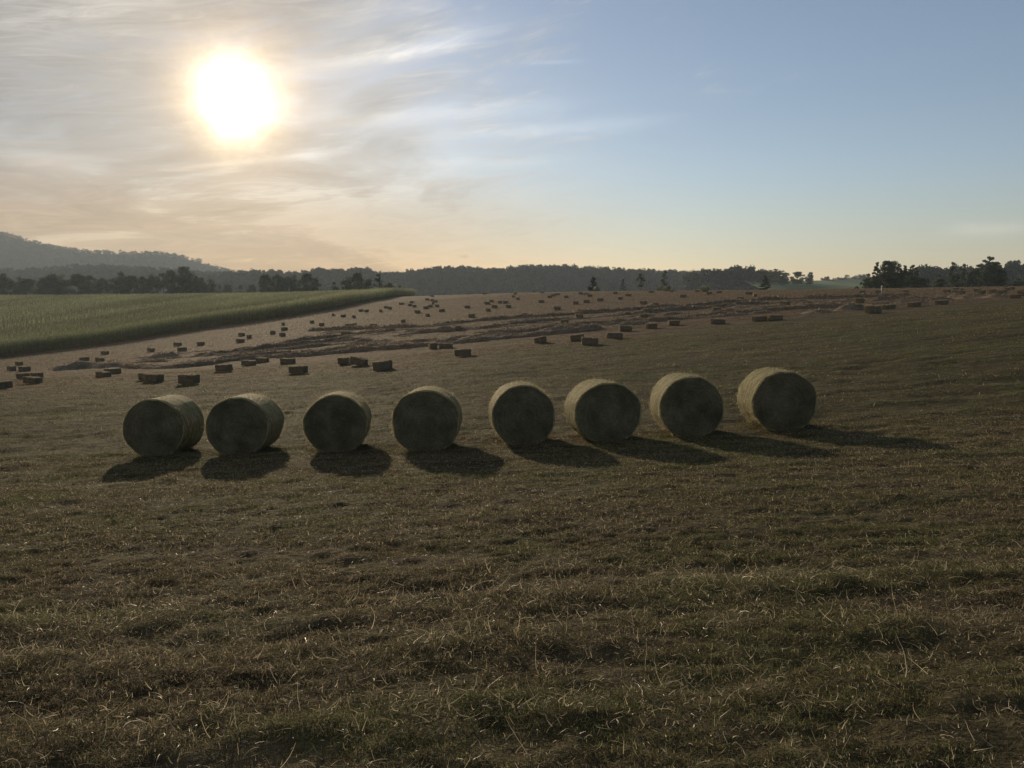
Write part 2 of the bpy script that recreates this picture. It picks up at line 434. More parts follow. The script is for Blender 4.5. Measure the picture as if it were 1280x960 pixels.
# green regrowth
parts = []
wn = 420; WX, WY = fan(wn, 2.6, 30)
for x, y in zip(WX, WY):
    r_ = 0.04 + 0.10 * rng.random() + y * 0.004; nb = int(30 + 40 * rng.random())
    px = x + rng.normal(0, r_, nb); py = y + rng.normal(0, r_, nb)
    hsc = 0.6 + 0.02 * y
    gt = np.array([0.13, 0.165, 0.035]) * rng.uniform(0.6, 1.3)
    parts.append(blades(np.stack([px, py, ground(px, py)], 1), rng.uniform(0, 2 * PI, nb), rng.uniform(0.02, 0.06, nb) * hsc, rng.uniform(0.5, 1.4, nb), rng.uniform(0.004, 0.009, nb) * hsc * 1.3, rng.uniform(-1.6, -0.2, nb), gt * rng.uniform(0.7, 1.2, (nb, 1)), 3))
V, Fl, T = join_parts(parts)
tag(link('weeds', mesh_np('weeds', V, Fl, [M_blade], {'tint': T})), 'small green tufts of regrowth among the mown stubble', 'weeds', kind='stuff')

# straw litter out on the strip of small bales
parts = []
n = 220000; X, Y = fan(n, 36, 190, 0.74); k = strip_mask(X, Y) > rng.uniform(0.2, 1, n); X, Y = X[k], Y[k]; n = len(X)
sc_ = Y / 60.0
cc = np.where(rng.random((n, 1)) < 0.25, np.array([0.40, 0.31, 0.20]), np.where(rng.random((n, 1)) < 0.3, np.array([0.11, 0.11, 0.045]), np.array([0.165, 0.108, 0.062])))
parts.append(blades(np.stack([X, Y, height(X, Y) + micro(X, Y)], 1), rng.uniform(0, 2 * PI, n), rng.uniform(0.06, 0.14, n) * np.minimum(sc_, 1.6), rng.uniform(0.0, 0.45, n), rng.uniform(0.02, 0.04, n) * np.minimum(sc_, 1.5), rng.uniform(-1, 0.2, n), cc * rng.uniform(0.6, 1.2, (n, 1)), 1))
V, Fl, T = join_parts(parts)
tag(link('straw_litter', mesh_np('straw_litter', V, Fl, [M_blade], {'tint': T})), 'straw litter and thin stubble over the baled strip', 'straw', kind='stuff')

# ------------------------------------------------------------------ round bales
def round_bale_meshes(seed):
    R, L = 0.665, 1.20
    na, ns = 96, 14
    A = np.linspace(0, 2 * PI, na, endpoint=False)
    # profile: y from front (-L/2) to back; radius rounds off at both shoulders
    prof = [(-0.60, 0.632), (-0.597, 0.650), (-0.580, 0.661)] + [(-0.54 + 1.08 * i / ns, 0.665) for i in range(ns + 1)] + [(0.580, 0.661), (0.597, 0.650), (0.60, 0.632)]
    def pt(y, r, a, lump=1.0):
        d = 0.032 * (fbm(np.cos(a) * 2 + y * 1.3 + seed, np.sin(a) * 2 + seed * 3.1, seed, 3) - 0.5) * 2 * lump
        d = d + 0.010 * (vnoise(y * 14 + seed, a * 0.6, seed + 9) - 0.5) * lump
        rr = r + d * (r / R)
        x = rr * np.cos(a) * 1.025; z = rr * np.sin(a)
        z = np.where(z < -0.60, -0.60 - (-(z + 0.60)) * 0.25, z) * 0.985   # sits on a flattened foot
        return np.stack([x, np.full_like(a, y) + 0 * a, z], -1)
    V = np.concatenate([pt(y, r, A) for y, r in prof]); k = len(prof)
    ids = np.arange(k * na).reshape(k, na); nxt = np.roll(ids, -1, 1)
    Fq = np.stack([ids[:-1], nxt[:-1], nxt[1:], ids[1:]], -1).reshape(-1, 4)[:, ::-1]
    wrap = mesh_np('net_wrap', V, [Fq[:, ::-1]], [M_wrap], smooth=True)
    faces = []
    for sgn in (-1, 1):
        rs = [0.0] + [0.632 * (i / 16) for i in range(1, 17)]
        rows = []
        for r in rs[1:]:
            y = sgn * (0.60 + 0.022 * (fbm(r * 14 * np.cos(A) + 5, r * 14 * np.sin(A) + seed, seed + 4, 3) - 0.5) * min(1, (0.632 - r) * 8) + 0.03 * (0.632 - r) * (1 if sgn < 0 else .6))
            p_ = pt(sgn * 0.6, r, A, 1.0); p_[:, 1] = y if r < 0.631 else sgn * 0.60
            rows.append(p_)
        V = np.concatenate([[[0, rows[0][:, 1].mean(), 0]]] + rows)
        ids = 1 + np.arange(16 * na).reshape(16, na); nxt = np.roll(ids, -1, 1)
        q = np.stack([ids[:-1], nxt[:-1], nxt[1:], ids[1:]], -1).reshape(-1, 4)
        t = np.stack([np.zeros(na, int), ids[0], nxt[0]], -1)
        if sgn < 0: q = q[:, ::-1]
        else: t = t[:, ::-1]
        faces.append(mesh_np('end_face', V, [q, t], [M_face], smooth=True))
    # straw ends sticking out of the skin
    n = 2600; a = rng.uniform(0, 2 * PI, n); y = rng.uniform(-0.6, 0.6, n)
    e = rng.random(n) < 0.55; y = np.where(e, np.sign(y) * rng.normal(0.585, 0.012, n), y)
    r = np.where(e, 0.645, 0.668)
    P0 = np.stack([r * np.cos(a) * 1.025, y, r * np.sin(a) * 0.985], 1)
    k = P0[:, 2] > -0.55; P0, a = P0[k], a[k]; n = len(a)
    # ribbons leaving roughly along the surface
    az = rng.uniform(0, 2 * PI, n)
    out = np.stack([np.cos(a), np.zeros(n), np.sin(a)], 1); tan_ = np.stack([-np.sin(a), np.zeros(n), np.cos(a)], 1)
    d = out * rng.uniform(0.1, 0.9, (n, 1)) + tan_ * rng.normal(0, 0.8, (n, 1)) + np.array([0, 1, 0]) * rng.normal(0, 0.5, (n, 1))
    d /= np.linalg.norm(d, axis=1)[:, None]
    ln = 0.02 + 0.10 * rng.random((n, 1)) ** 2.5; s = np.cross(d, rng.normal(0, 1, (n, 3))); s /= np.linalg.norm(s, axis=1)[:, None]; s *= 0.0025
    P1 = P0 + d * ln
    V = np.stack([P0 - s, P0 + s, P1 + s * 0.4, P1 - s * 0.4], 1).reshape(-1, 3)
    Fq = np.arange(4 * n).reshape(n, 4)
    T = np.repeat(np.concatenate([np.array([0.42, 0.36, 0.21]) * rng.uniform(0.5, 1.3, (n, 1)), np.ones((n, 1))], 1), 4, axis=0)
    fr = mesh_np('straw_fringe', V, [Fq], [M_stalk], {'tint': T})
    return wrap, faces, fr
protos = [round_bale_meshes(s) for s in (3, 8, 14, 19, 25, 33, 41, 52)]
RB = [ # face centre x, base v, yaw deg, label
 (193.5, 570, 0.0, 'round hay bale at the left end of the row, its curved right side broadly visible'),
 (297.5, 568.5, 0.5, 'second round hay bale from the left, nearly touching the leftmost round bale'),
 (420.5, 566, 6.0, 'third round hay bale from the left, wide gaps on both sides of it'),
 (532.5, 564, 1.5, 'fourth round hay bale from the left, end face square on, short shadow to its right'),
 (655, 556, 5.0, 'fifth round hay bale from the left, thin sunlit rim on its left edge'),
 (760, 552.5, 7.0, 'sixth round hay bale from the left, third from the right end of the row'),
 (864.5, 545.5, 1.0, 'seventh round hay bale, beside the rightmost one, with straw-coloured sunlit left side'),
 (980, 538, -0.5, 'rightmost round hay bale, casting the longest shadow over the stubble'),
]
def round_bale(x, y, yaw, seed, label, group, foot=0.598, size=1.0):
    root = bpy.data.objects.new('round_bale', None); COL.objects.link(root)
    w, fs, fr = protos[seed % 8]
    z = float(np.mean(height(np.array([x, x]), np.array([y - 0.4, y + 0.4])))) + foot
    root.location = (x, y, z)
    # lie on the slope
    sl = float(height(x, y + 0.6) - height(x, y - 0.6)) / 1.2; sx = float(height(x + 0.5, y) - height(x - 0.5, y))
    root.rotation_euler = (math.atan(sl), -math.atan(sx) , math.radians(yaw))
    k_ = size; root.scale = (k_ * (1 + 0.03 * math.sin(seed * 2.7)), k_, k_ * (1 + 0.022 * math.cos(seed * 1.9)))
    link('net_wrap', w, root); link('end_face', fs[0], root); link('end_face', fs[1], root); link('straw_fringe', fr, root)
    tag(root, label, 'hay bale', group)
    return root
BALES = []
for i, (fx, bv, yaw, lab) in enumerate(RB):
    X0, Y0 = hit(fx, bv)
    a = math.radians(yaw)
    bx, by = X0 - math.sin(a) * 0.6, Y0 + math.cos(a) * 0.6
    round_bale(bx, by, yaw, i, lab, 'row of eight round hay bales', 0.60 * 1.01 - 0.005, 1.01)
    BALES.append((bx, by))
# chaff and loose hay gathered at the feet of the round bales
parts = []
for bx, by in BALES:
    n = 1400; t = rng.uniform(-0.75, 0.75, n); s = rng.uniform(-0.75, 0.75, n)
    px = bx + t * 0.62 + rng.normal(0, 0.12, n); py = by + s + rng.normal(0, 0.1, n) - 0.1
    parts.append(blades(np.stack([px, py, ground(px, py) + 0.03 * rng.random(n)], 1), rng.uniform(0, 2 * PI, n), rng.uniform(0.05, 0.15, n), rng.uniform(0, 0.8, n), rng.uniform(0.004, 0.007, n), rng.uniform(-1.3, 0.4, n), np.array([0.2, 0.165, 0.09]) * rng.uniform(0.5, 1.5, (n, 1)), 3))
V, Fl, T = join_parts(parts)
tag(link('loose_hay', mesh_np('loose_hay', V, Fl, [M_blade], {'tint': T})), 'loose hay fallen around the feet of the round bales', 'hay', kind='stuff')

# far round bales on the crest
for i, (x, v, lab) in enumerate([(824.5, 363.2, 'tiny far round bale on the crest, left of the pair below the spindly conifer'),
                                 (833.5, 363.8, 'tiny far round bale with bright top on the crest, right beside its twin'),
                                 (881.5, 364.8, 'tiny far round bale with bright top standing alone on the crest by two square bales'),
                                 (745.5, 363.4, 'tiny far round bale on the crest in front of the cone-shaped bush')]):
    X0, Y0 = hit(x, v)
    round_bale(X0, Y0, [70, 40, 60, 20, 0][i], i, lab, 'round bales on the far crest', 0.59)

# ------------------------------------------------------------------ small square bales
def square_bale_mesh(seed):
    L, W, H = 0.96, 0.47, 0.41
    nx_, ny_, nz_ = 14, 7, 6
    V = []; Fq = []; o = 0
    def facegrid(a, b, fn, flip):
        nonlocal o
        g = np.array([[fn(i / a, j / b) for i in range(a + 1)] for j in range(b + 1)]).reshape(-1, 3)
        ids = o + np.arange((a + 1) * (b + 1)).reshape(b + 1, a + 1)
        q = np.stack([ids[:-1, :-1], ids[:-1, 1:], ids[1:, 1:], ids[1:, :-1]], -1).reshape(-1, 4)
        V.append(g); Fq.append(q[:, ::-1] if flip else q); o += len(g)
    facegrid(nx_, ny_, lambda s, t: (s - .5, t - .5, 0.5), False)
    facegrid(nx_, ny_, lambda s, t: (s - .5, t - .5, -0.5), True)
    facegrid(nx_, nz_, lambda s, t: (s - .5, -.5, t - .5), False)
    facegrid(nx_, nz_, lambda s, t: (s - .5, .5, t - .5), True)
    facegrid(ny_, nz_, lambda s, t: (.5, s - .5, t - .5), False)
    facegrid(ny_, nz_, lambda s, t: (-.5, s - .5, t - .5), True)
    V = np.concatenate(V)
    # round the edges, then lumps; same position -> same displacement so the box stays closed
    P = V * np.array([L, W, H]); h = np.array([L, W, H]) / 2; rr = 0.045
    core = np.clip(P, -(h - rr), h - rr); d = P - core; n_ = np.linalg.norm(d, axis=1)[:, None]; n_[n_ == 0] = 1
    P = core + d / n_ * np.minimum(n_, rr)
    pinch = 1 - 0.05 * (np.exp(-((P[:, 0] - 0.17) / 0.03) ** 2) + np.exp(-((P[:, 0] + 0.17) / 0.03) ** 2))   # bitten in where the two strings run
    P[:, 1] *= pinch; P[:, 2] *= pinch
    for k in range(3):
        P[:, k] += 0.075 * (fbm(P[:, (k + 1) % 3] * 7 + seed * 5 + 50, P[:, (k + 2) % 3] * 7 + P[:, k] * 5 + 50, seed * 7 + k, 3) - 0.5)
    P[:, 2] += 0.03 * rng.normal() * P[:, 0]
    P[:, 2] -= P[:, 2].min()
    Fb = np.concatenate(Fq); nf = 420; i = rng.integers(0, len(P), nf); p0 = P[i]; cen = P.mean(0)
    d = (p0 - cen) / (h * h) ; d = d / np.linalg.norm(d, axis=1)[:, None] + rng.normal(0, 0.6, (nf, 3)); d /= np.linalg.norm(d, axis=1)[:, None]
    sd = np.cross(d, rng.normal(0, 1, (nf, 3))); sd /= np.linalg.norm(sd, axis=1)[:, None]; sd *= 0.005; ln = rng.uniform(0.03, 0.10, (nf, 1))
    fv = np.stack([p0 - sd, p0 + sd, p0 + d * ln + sd * .3, p0 + d * ln - sd * .3], 1).reshape(-1, 3); fv[:, 2] = np.maximum(fv[:, 2], 0)
    ft = np.repeat(np.concatenate([np.array([0.30, 0.24, 0.14]) * rng.uniform(0.5, 1.4, (nf, 1)), np.ones((nf, 1))], 1), 4, axis=0)
    base = mesh_np('square_bale', np.concatenate([P, fv]), [Fb, np.arange(4 * nf).reshape(nf, 4) + len(P)], [M_sqbale, M_stalk], {'tint': np.concatenate([np.ones((len(P), 4)), ft])}, smooth=True, matidx=np.concatenate([np.zeros(len(Fb)), np.ones(nf)]))
    return base
SQ = [square_bale_mesh(s) for s in range(6)]
sq_i = 0
def square_bale(x, v, w, h, label, group='small square bales on the strip', tilt=0.0):
    global sq_i
    X0, Y0 = hit(x, v)
    zc = Y0
    full, end = F * 0.96 / zc, F * 0.47 / zc
    lx = 1.0
    if w / max(h, 1) > 1.75 or w > 0.93 * full:
        yaw = rng.uniform(-0.16, 0.16); lx = max(0.78, min(w / full, 1.15)); s = 1.0
    else:
        R_ = math.hypot(full, end); yaw = (math.atan2(end, full) + math.acos(min(1, max(w, end * 1.02) / R_))) * (1 if rng.random() < 0.5 else -1); s = 1.0
    s = s * 1.02
    yaw += math.atan2(-X0, Y0) * -1
    hs = max(0.85, min(1.3, h / (F * 0.44 * s / zc) )) if Y0 < 75 else 1.1
    o = bpy.data.objects.new('square_bale', SQ[sq_i % len(SQ)]); COL.objects.link(o); sq_i += 1
    Y1 = Y0 + 0.25
    o.location = (X0 * Y1 / Y0, Y1, float(height(X0, Y1)) - 0.015)
    o.scale = (s * lx, s, s * hs)
    o.rotation_euler = (rng.normal(0, 0.03), tilt + rng.normal(0, 0.02), yaw)
    tag(o, label, 'hay bale', group)
front = [
 (1, 486, 10, 9, 'square bale cut by the left edge of the view, lowest on the strip'),
 (29, 474, 17, 6, 'square bale behind the long pale-topped bale near the left edge'),
 (46.5, 473, 11, 5, 'small square bale end peeping over the right of the pale-topped bale'),
 (41, 480, 22, 8, 'long pale-topped square bale near the left edge, in front of two others'),
 (129.5, 472.5, 18, 8, 'square bale just below the left tip of the raked hay'),
 (141, 468, 6, 7, 'upended small bale at the right end of the bale below the hay tip'),
 (184, 475, 18, 7, 'half hidden square bale behind its neighbour, above the leftmost round bale'),
 (193, 477, 23, 9, 'front square bale of the overlapping pair above the leftmost round bale'),
 (236.5, 480, 24, 12, 'largest dark square bale, above the gap between the first two round bales'),
 (280.5, 464.5, 19, 9, 'tilted square bale between raked hay and the second round bale'),
 (311, 457.5, 17, 7, 'square bale end to end with another, left one, at the edge of raked hay'),
 (328, 454, 15, 6, 'square bale end to end with another, right one, at the edge of raked hay'),
 (360, 455, 17, 7, 'square bale between the end-to-end pair and the near bale above the third round bale'),
 (373, 467, 22, 9.5, 'near reddish square bale alone, above the second and third round bales'),
 (429.5, 455.5, 14, 9, 'left square bale of the leaning pair above the third round bale'),
 (448, 457, 20, 10, 'right square bale of the leaning pair, its end tipped downhill'),
 (478.5, 462.5, 20, 12, 'dark blocky square bale standing nearest above the fourth round bale'),
 (541, 437, 14, 9, 'dark square bale touching the raked hay, left of its low neighbour'),
 (557.5, 436, 16, 6, 'low square bale just right of a taller one against the raked hay'),
 (578.5, 445.5, 19.5, 9, 'square bale alone on the strip edge, above the fourth and fifth round bales'),
 (676, 429, 15, 8, 'square bale tilted up to the right, above the fifth round bale'),
 (721.5, 426, 17, 8, 'tilted square bale directly behind the big dark one, above the sixth round bale'),
 (737, 431.5, 20, 10, 'big dark square bale nearest the edge above the sixth round bale'),
 (768, 423.5, 19.5, 7, 'long low square bale right of the big dark one above the sixth round bale'),
 (781.5, 414, 15, 7, 'square bale touching the raked hay just above the long low one'),
 (814, 411, 12, 6, 'first square bale right along the raked hay edge, above the seventh round bale'),
 (842, 407, 13, 5, 'low square bale in the raked hay edge, above the seventh round bale'),
 (897, 405.5, 16, 7, 'square bale with pale tufts at its foot, between seventh and eighth round bales'),
 (949, 401.5, 17, 6, 'left bale of the near-touching pair above the rightmost round bale'),
 (969, 400.5, 17, 6, 'right bale of the near-touching pair above the rightmost round bale'),
 (1091, 392, 20, 10, 'dark blocky square bale standing in front of the hay row at right'),
 (1110, 387, 20, 6, 'long square bale just behind and right of the dark blocky one'),
 (1143, 383.5, 20, 5, 'low square bale at the right part of the hay row, second behind the blocky one'),
 (1177, 381, 16, 4, 'low flat square bale farthest right along the near hay row'),
 (1269, 373, 12, 5, 'square bale on the far right side, near the picture edge'),
]
for k, (x, v, w, h, lab) in enumerate(front):
    square_bale(x, v, w, h, lab, tilt={280.5: -0.1, 448: 0.16, 676: -0.2, 721.5: -0.15}.get(x, 0))
ORD = 'first second third fourth fifth sixth seventh eighth ninth tenth eleventh twelfth thirteenth fourteenth fifteenth'.split()
clusters = [
 ('of three small square bales grouped below the corn at far left', [(14.5, 464, 12, 7), (24, 457, 13, 6), (31, 465, 12, 7)]),
 ('of three small bales above the left tip of raked hay', [(105.5, 452, 9, 7), (125, 453, 11, 6), (131.5, 443.5, 10, 5)]),
 ('of four small bales spread under the dark corn edge at left', [(189, 440, 9.5, 5), (222, 432.5, 9, 5), (227.5, 439.5, 9, 6.5), (251, 432, 9, 5)]),
 ('of three small bales huddled over the end-to-end pair', [(300.5, 428.5, 8.5, 5), (302, 420, 8, 5.5), (311.5, 423, 7, 4)]),
 ('of four small bales huddled upright below the middle corn edge', [(341, 417.5, 5.5, 5), (353.2, 420.5, 5, 6), (354, 406.5, 6, 4), (355.5, 413, 6, 4.5)]),
 ('of the pair of small bales right of the upright huddle', [(390, 404, 5, 4), (402, 407.5, 4, 5)]),
 ('of three evenly spaced small bales close under the corn edge', [(416.5, 395, 5, 4), (429, 396.5, 5, 4), (442.5, 397.5, 5, 4)]),
 ('of four small bales at the top edge of raked hay, mid left', [(432, 420, 9.5, 5), (436, 409, 7, 4), (443, 408.5, 5, 3.5), (467, 409.5, 8, 3)]),
 ('of five tiny bales strung out towards the corn corner', [(451, 389.5, 4, 3), (458, 390, 4.5, 3), (476, 390, 4.5, 3), (482.5, 385.5, 4, 3.5), (487, 386.5, 4, 2.5)]),
 ('of the tiny bales loosely around the tight clutch on the rise', [(502, 381, 7, 2), (512.5, 382.5, 4, 3), (514.5, 379, 4, 2.5), (518, 384, 4, 2.5), (522, 391.5, 7, 4), (534.5, 396, 7, 5), (552.5, 390, 7, 3), (504, 404, 8, 6)]),
 ('of the tight clutch of tiny bales by the corn corner', [(532.5, 386, 6, 4), (534, 375.5, 5, 3), (538, 384, 5, 4), (540, 371, 5, 2.5), (540.5, 376.5, 4, 3), (541.3, 380.5, 4, 3), (544.5, 378, 4, 2.5), (546.5, 384, 4, 2)]),
 ('of the tiny bales on the crest left of the cone-shaped bush', [(585, 366.3, 5, 2), (605, 368, 6, 2.5), (607.5, 364.6, 4, 2), (644, 368, 4, 2), (667, 364.6, 5, 3), (678, 366.5, 5, 2), (696.5, 369, 6, 2), (726, 368, 6, 2), (733, 368.6, 6, 2)]),
 ('of the small bales in mid field above the fifth round bale', [(584, 385.5, 7, 5), (590, 397, 8, 3), (609, 380.5, 7, 3), (610, 389.5, 7, 5), (614.5, 378, 5.5, 2), (618, 385, 7, 2.5), (625, 379.5, 5.5, 2.5), (632, 379.5, 6, 2.5), (635.5, 385, 7, 4), (641.5, 372, 4, 3), (647, 375, 5, 4)]),
 ('of the small bales in mid field above the sixth round bale', [(676.5, 378.5, 7, 3.5), (687, 372.5, 6, 3), (691.5, 370.5, 6, 3), (696.5, 387.5, 8.5, 5), (707.5, 372.5, 5.5, 3), (719.5, 380.5, 7, 3), (733, 378.5, 8, 3.5), (736.8, 370.8, 6.5, 3.5), (750, 376.5, 8, 3), (769, 367.5, 6, 3), (775, 374.5, 6, 2), (785.5, 370.5, 7, 3.5)]),
 ('of the small bales sitting among the dark hay rows, centre', [(573, 413.5, 6, 5), (655, 396.5, 8, 4), (705.5, 404.5, 9, 5), (724, 398.5, 8, 4), (725, 391.5, 7, 5)]),
 ('of the small bales among the hay rows above the seventh round bale', [(804.5, 380.5, 7, 4.5), (804.8, 397.5, 8, 4), (809, 391.5, 8, 5), (818.5, 383.5, 7, 3), (895, 390.5, 9, 4), (925, 375.5, 8, 4), (981, 382.5, 7, 5)]),
 ('of the tiny bales on the crest between conifers and dark cone tree', [(813.5, 366, 7, 3), (839.5, 365, 5, 3), (853.5, 372, 8, 3), (871, 365, 6, 2), (886, 368, 7, 3), (898.5, 366.6, 7, 3), (936, 368, 8, 3.5), (943.5, 371, 7, 4)]),
 ('of the tiny bales in front of the big dark tree clump', [(1028, 371.5, 4, 3), (1075, 379, 9, 4), (1078, 366.8, 6, 2), (1097, 367, 7, 2.5), (1132, 366.5, 6, 2)]),
 ('of the tiny bales scattered on the far right rise', [(1183.5, 366, 3.5, 2.5), (1194.5, 363, 5, 2), (1195.5, 367.3, 5, 3), (1201.5, 364, 4, 1.5), (1202, 368, 5, 2), (1222, 364.5, 5, 3), (1228, 367.5, 6, 2), (1241, 366, 6, 2), (1249, 368.5, 8, 3), (1254, 366.5, 6, 3), (1257, 360.5, 5, 1.5), (1258.5, 363.5, 5, 2.5), (1265, 362.3, 6, 1.5), (1277, 366.5, 5, 2), (1279, 370, 6, 4)]),
]
for phrase, lst in clusters:
    lst = sorted(lst)
    for i, (x, v, w, h) in enumerate(lst):
        square_bale(x, v, w, h, '%s from left %s' % (ORD[i], phrase))

# white marker post on the crest
X0, Y0 = hit(1101.5, 366.5)
def box_mesh(name, sx, sy, sz, mat, z0=0):
    v = np.array([[x, y, z] for z in (0, 1) for y in (-.5, .5) for x in (-.5, .5)], float) * np.array([sx, sy, sz]) + np.array([0, 0, z0])
    f = np.array([[0, 2, 3, 1], [4, 5, 7, 6], [0, 1, 5, 4], [2, 6, 7, 3], [0, 4, 6, 2], [1, 3, 7, 5]])
    return mesh_np(name, v, [f], [mat])
pr = bpy.data.objects.new('marker_post', None); COL.objects.link(pr); pr.location = (X0, Y0, float(height(X0, Y0)))
link('post', box_mesh('post', 0.09, 0.09, 1.1, M_white, -0.1), pr)
c_ = link('cap', box_mesh('cap', 0.22, 0.12, 0.12, M_white, 1.0), pr); c_.location = (0.06, 0, 0)
tag(pr, 'tiny white post on the crest in front of the dark tree clump', 'post')

# ------------------------------------------------------------------ windrows of raked hay
def smooth_path(pts, step=0.2):
    P = np.array([hit(*p) for p in pts]); d = np.concatenate([[0], np.cumsum(np.linalg.norm(np.diff(P, axis=0), axis=1))])
    s = np.arange(0, d[-1], step)
    x = np.interp(s, d, P[:, 0]); y = np.interp(s, d, P[:, 1])
    r = 14
    k = np.ones(2 * r + 1) / (2 * r + 1)
    if len(s) > 4 * r:
        x = np.convolve(np.pad(x, r, 'reflect', reflect_type='odd'), k, 'valid'); y = np.convolve(np.pad(y, r, 'reflect', reflect_type='odd'), k, 'valid')
    return x, y, s
wr = 0
def windrow(pts, label, hw=0.42, hh=0.30, seed=None, gap=0.35, name='windrow', dens=1.0):
    global wr
    wr += 1; seed = seed or wr * 13
    x, y, s = smooth_path(pts)
    wob = 0.9 * (fbm(s * 0.13 + seed, s * 0, seed, 3) - 0.5)
    y = y + wob
    tx = np.gradient(x); ty = np.gradient(y); l = np.hypot(tx, ty) + 1e-9; nxv, nyv = -ty / l, tx / l
    amp = 0.35 + 0.95 * fbm(s * 0.35 + seed, s * 0 + 4, seed + 2, 3)
    brk = sstep(gap - 0.12, gap + 0.1, fbm(s * 0.09 + seed * 2, s * 0 + 7, seed + 5, 2))
    ends = sstep(0, 1.2, s) * sstep(0, 1.2, s[-1] - s)
    A = amp * (0.12 + 0.88 * brk) * ends
    m = 9; T = np.linspace(-1, 1, m)
    V = []
    for t in T:
        w = hw * (0.7 + 0.6 * fbm(s * 0.5 + t * 3, s * 0 + seed, seed + 3, 2))
        px = x + nxv * t * w; py = y + nyv * t * w
        z = height(px, py) + micro(px, py) + hh * A * (1 - t * t) ** 0.8 * (0.6 + 0.8 * fbm(px * 2.2, py * 2.2, seed, 3)) - 0.04 * (abs(t) > 0.99) - 0.01
        V.append(np.stack([px, py, z], 1))
    V = np.stack(V, 1); n = len(s)
    ids = np.arange(n * m).reshape(n, m)
    q = np.stack([ids[:-1, :-1], ids[1:, :-1], ids[1:, 1:], ids[:-1, 1:]], -1).reshape(-1, 4)
    Vr = V.reshape(-1, 3)
    nb = int(len(s) * 0.2 * 60 * dens); i = rng.integers(0, n, nb); j = rng.integers(1, m - 1, nb)
    keep = rng.random(nb) < np.clip(A[i] * 1.2, 0.15, 1); i, j = i[keep], j[keep]; nb = len(i)
    p0 = V[i, j] + rng.normal(0, 0.08, (nb, 3)) * np.array([1, 1, 0.15])
    big = p0[:, 1] / 60
    tt = np.where(rng.random((nb, 1)) < 0.22, np.array([0.42, 0.35, 0.24]), np.where(rng.random((nb, 1)) < 0.45, np.array([0.10, 0.095, 0.05]), np.array([0.15, 0.105, 0.075]))) * rng.uniform(0.6, 1.3, (nb, 1))
    bv, bf, bt = blades(p0, rng.uniform(0, 2 * PI, nb), rng.uniform(0.15, 0.35, nb) * (0.6 + 0.4 * big), rng.uniform(-0.2, 0.9, nb), rng.uniform(0.02, 0.05, nb) * big, rng.uniform(-1.2, 0.3, nb), tt, 2)
    Fall = np.concatenate([q, bf + len(Vr)])
    Ta = np.concatenate([np.ones((len(Vr), 4)), bt])
    me = mesh_np(name, np.concatenate([Vr, bv]), [Fall], [M_windrow, M_blade], {'tint': Ta}, smooth=True, matidx=np.concatenate([np.zeros(len(q)), np.ones(len(bf))]))
    tag(link(name, me), label, 'hay', 'raked rows of hay')
windrow([(60, 464), (90, 461.5), (120, 459), (152, 459)], 'dark hump of raked hay at the left tip of the hay rows', 1.3, 0.62, gap=0.1, name='hay_heap')
windrow([(186, 448.5), (200, 447.5), (217, 447.5)], 'low pointed heap of hay on its own above the left hay rows', 1.2, 0.6, gap=0.05, name='hay_heap')
windrow([(130, 455), (165, 460), (200, 461.5), (230, 459.5), (265, 455), (300, 450), (350, 447), (400, 444), (450, 439), (520, 434), (580, 428), (640, 422), (700, 417), (760, 410)], 'nearest long row of raked hay, bordering the near strip of bare stubble', gap=0.4, hh=0.34)
windrow([(175, 452), (230, 452), (280, 450), (330, 444), (390, 440), (450, 433), (520, 428), (590, 421), (650, 415.5), (712, 407.5), (780, 403), (850, 398), (920, 393), (971, 388), (1040, 384), (1065, 384)], 'second long row of raked hay, running from the left heap to the right side', gap=0.4, hh=0.34)
windrow([(240, 446), (290, 442), (330, 436), (400, 429), (450, 423), (520, 417), (600, 411.5), (662, 403.5), (740, 397.5), (812, 391), (870, 386), (920, 382.5), (983, 378), (1040, 377), (1090, 375)], 'dark unbroken middle row of raked hay across the field', gap=0.32, hh=0.38)
windrow([(385, 413.5), (420, 412.5), (450, 411), (525, 409), (600, 401), (675, 396), (775, 389), (840, 384.5), (900, 379.5), (959, 374.5), (1033, 373), (1090, 371.5), (1137, 369)], 'farthest long row of raked hay, dark against the rise', gap=0.3, hh=0.40)
windrow([(300, 438), (340, 431), (400, 423), (460, 416.5), (500, 413)], 'short broken row of raked hay high on the left', gap=0.42, hh=0.3)
windrow([(340, 448), (390, 444), (440, 436.5), (500, 429.5), (560, 424.5)], 'short tangled row of hay between the two nearest long rows', gap=0.42, hh=0.32)
windrow([(320, 441), (370, 436), (430, 428.5), (480, 423)], 'short tangled row of hay in the middle of the left tangle', gap=0.42, hh=0.3)
windrow([(650, 410.5), (700, 410.5), (760, 406), (830, 401), (880, 397)], 'short row of hay just behind the square bales at centre', gap=0.4, hh=0.3)
windrow([(1000, 392.5), (1022, 391), (1035, 391)], 'low reddish heap of hay left of the dark blocky bale', 0.9, 0.42, gap=0.05, name='hay_heap')
windrow([(1050, 389), (1064, 387), (1078, 387)], 'reddish brown heap of hay touching the dark blocky bale', 1.0, 0.5, gap=0.05, name='hay_heap')
windrow([(1085, 376.5), (1115, 375.5), (1150, 374.5), (1180, 373.7)], 'short dark row of hay in front of the tree clump', gap=0.2, hh=0.42)
windrow([(1187, 373.2), (1210, 373.0), (1235, 372.4), (1262, 371.8)], 'bluish dark lens-shaped row of hay on the right rise', 1.2, 0.5, gap=0.1)

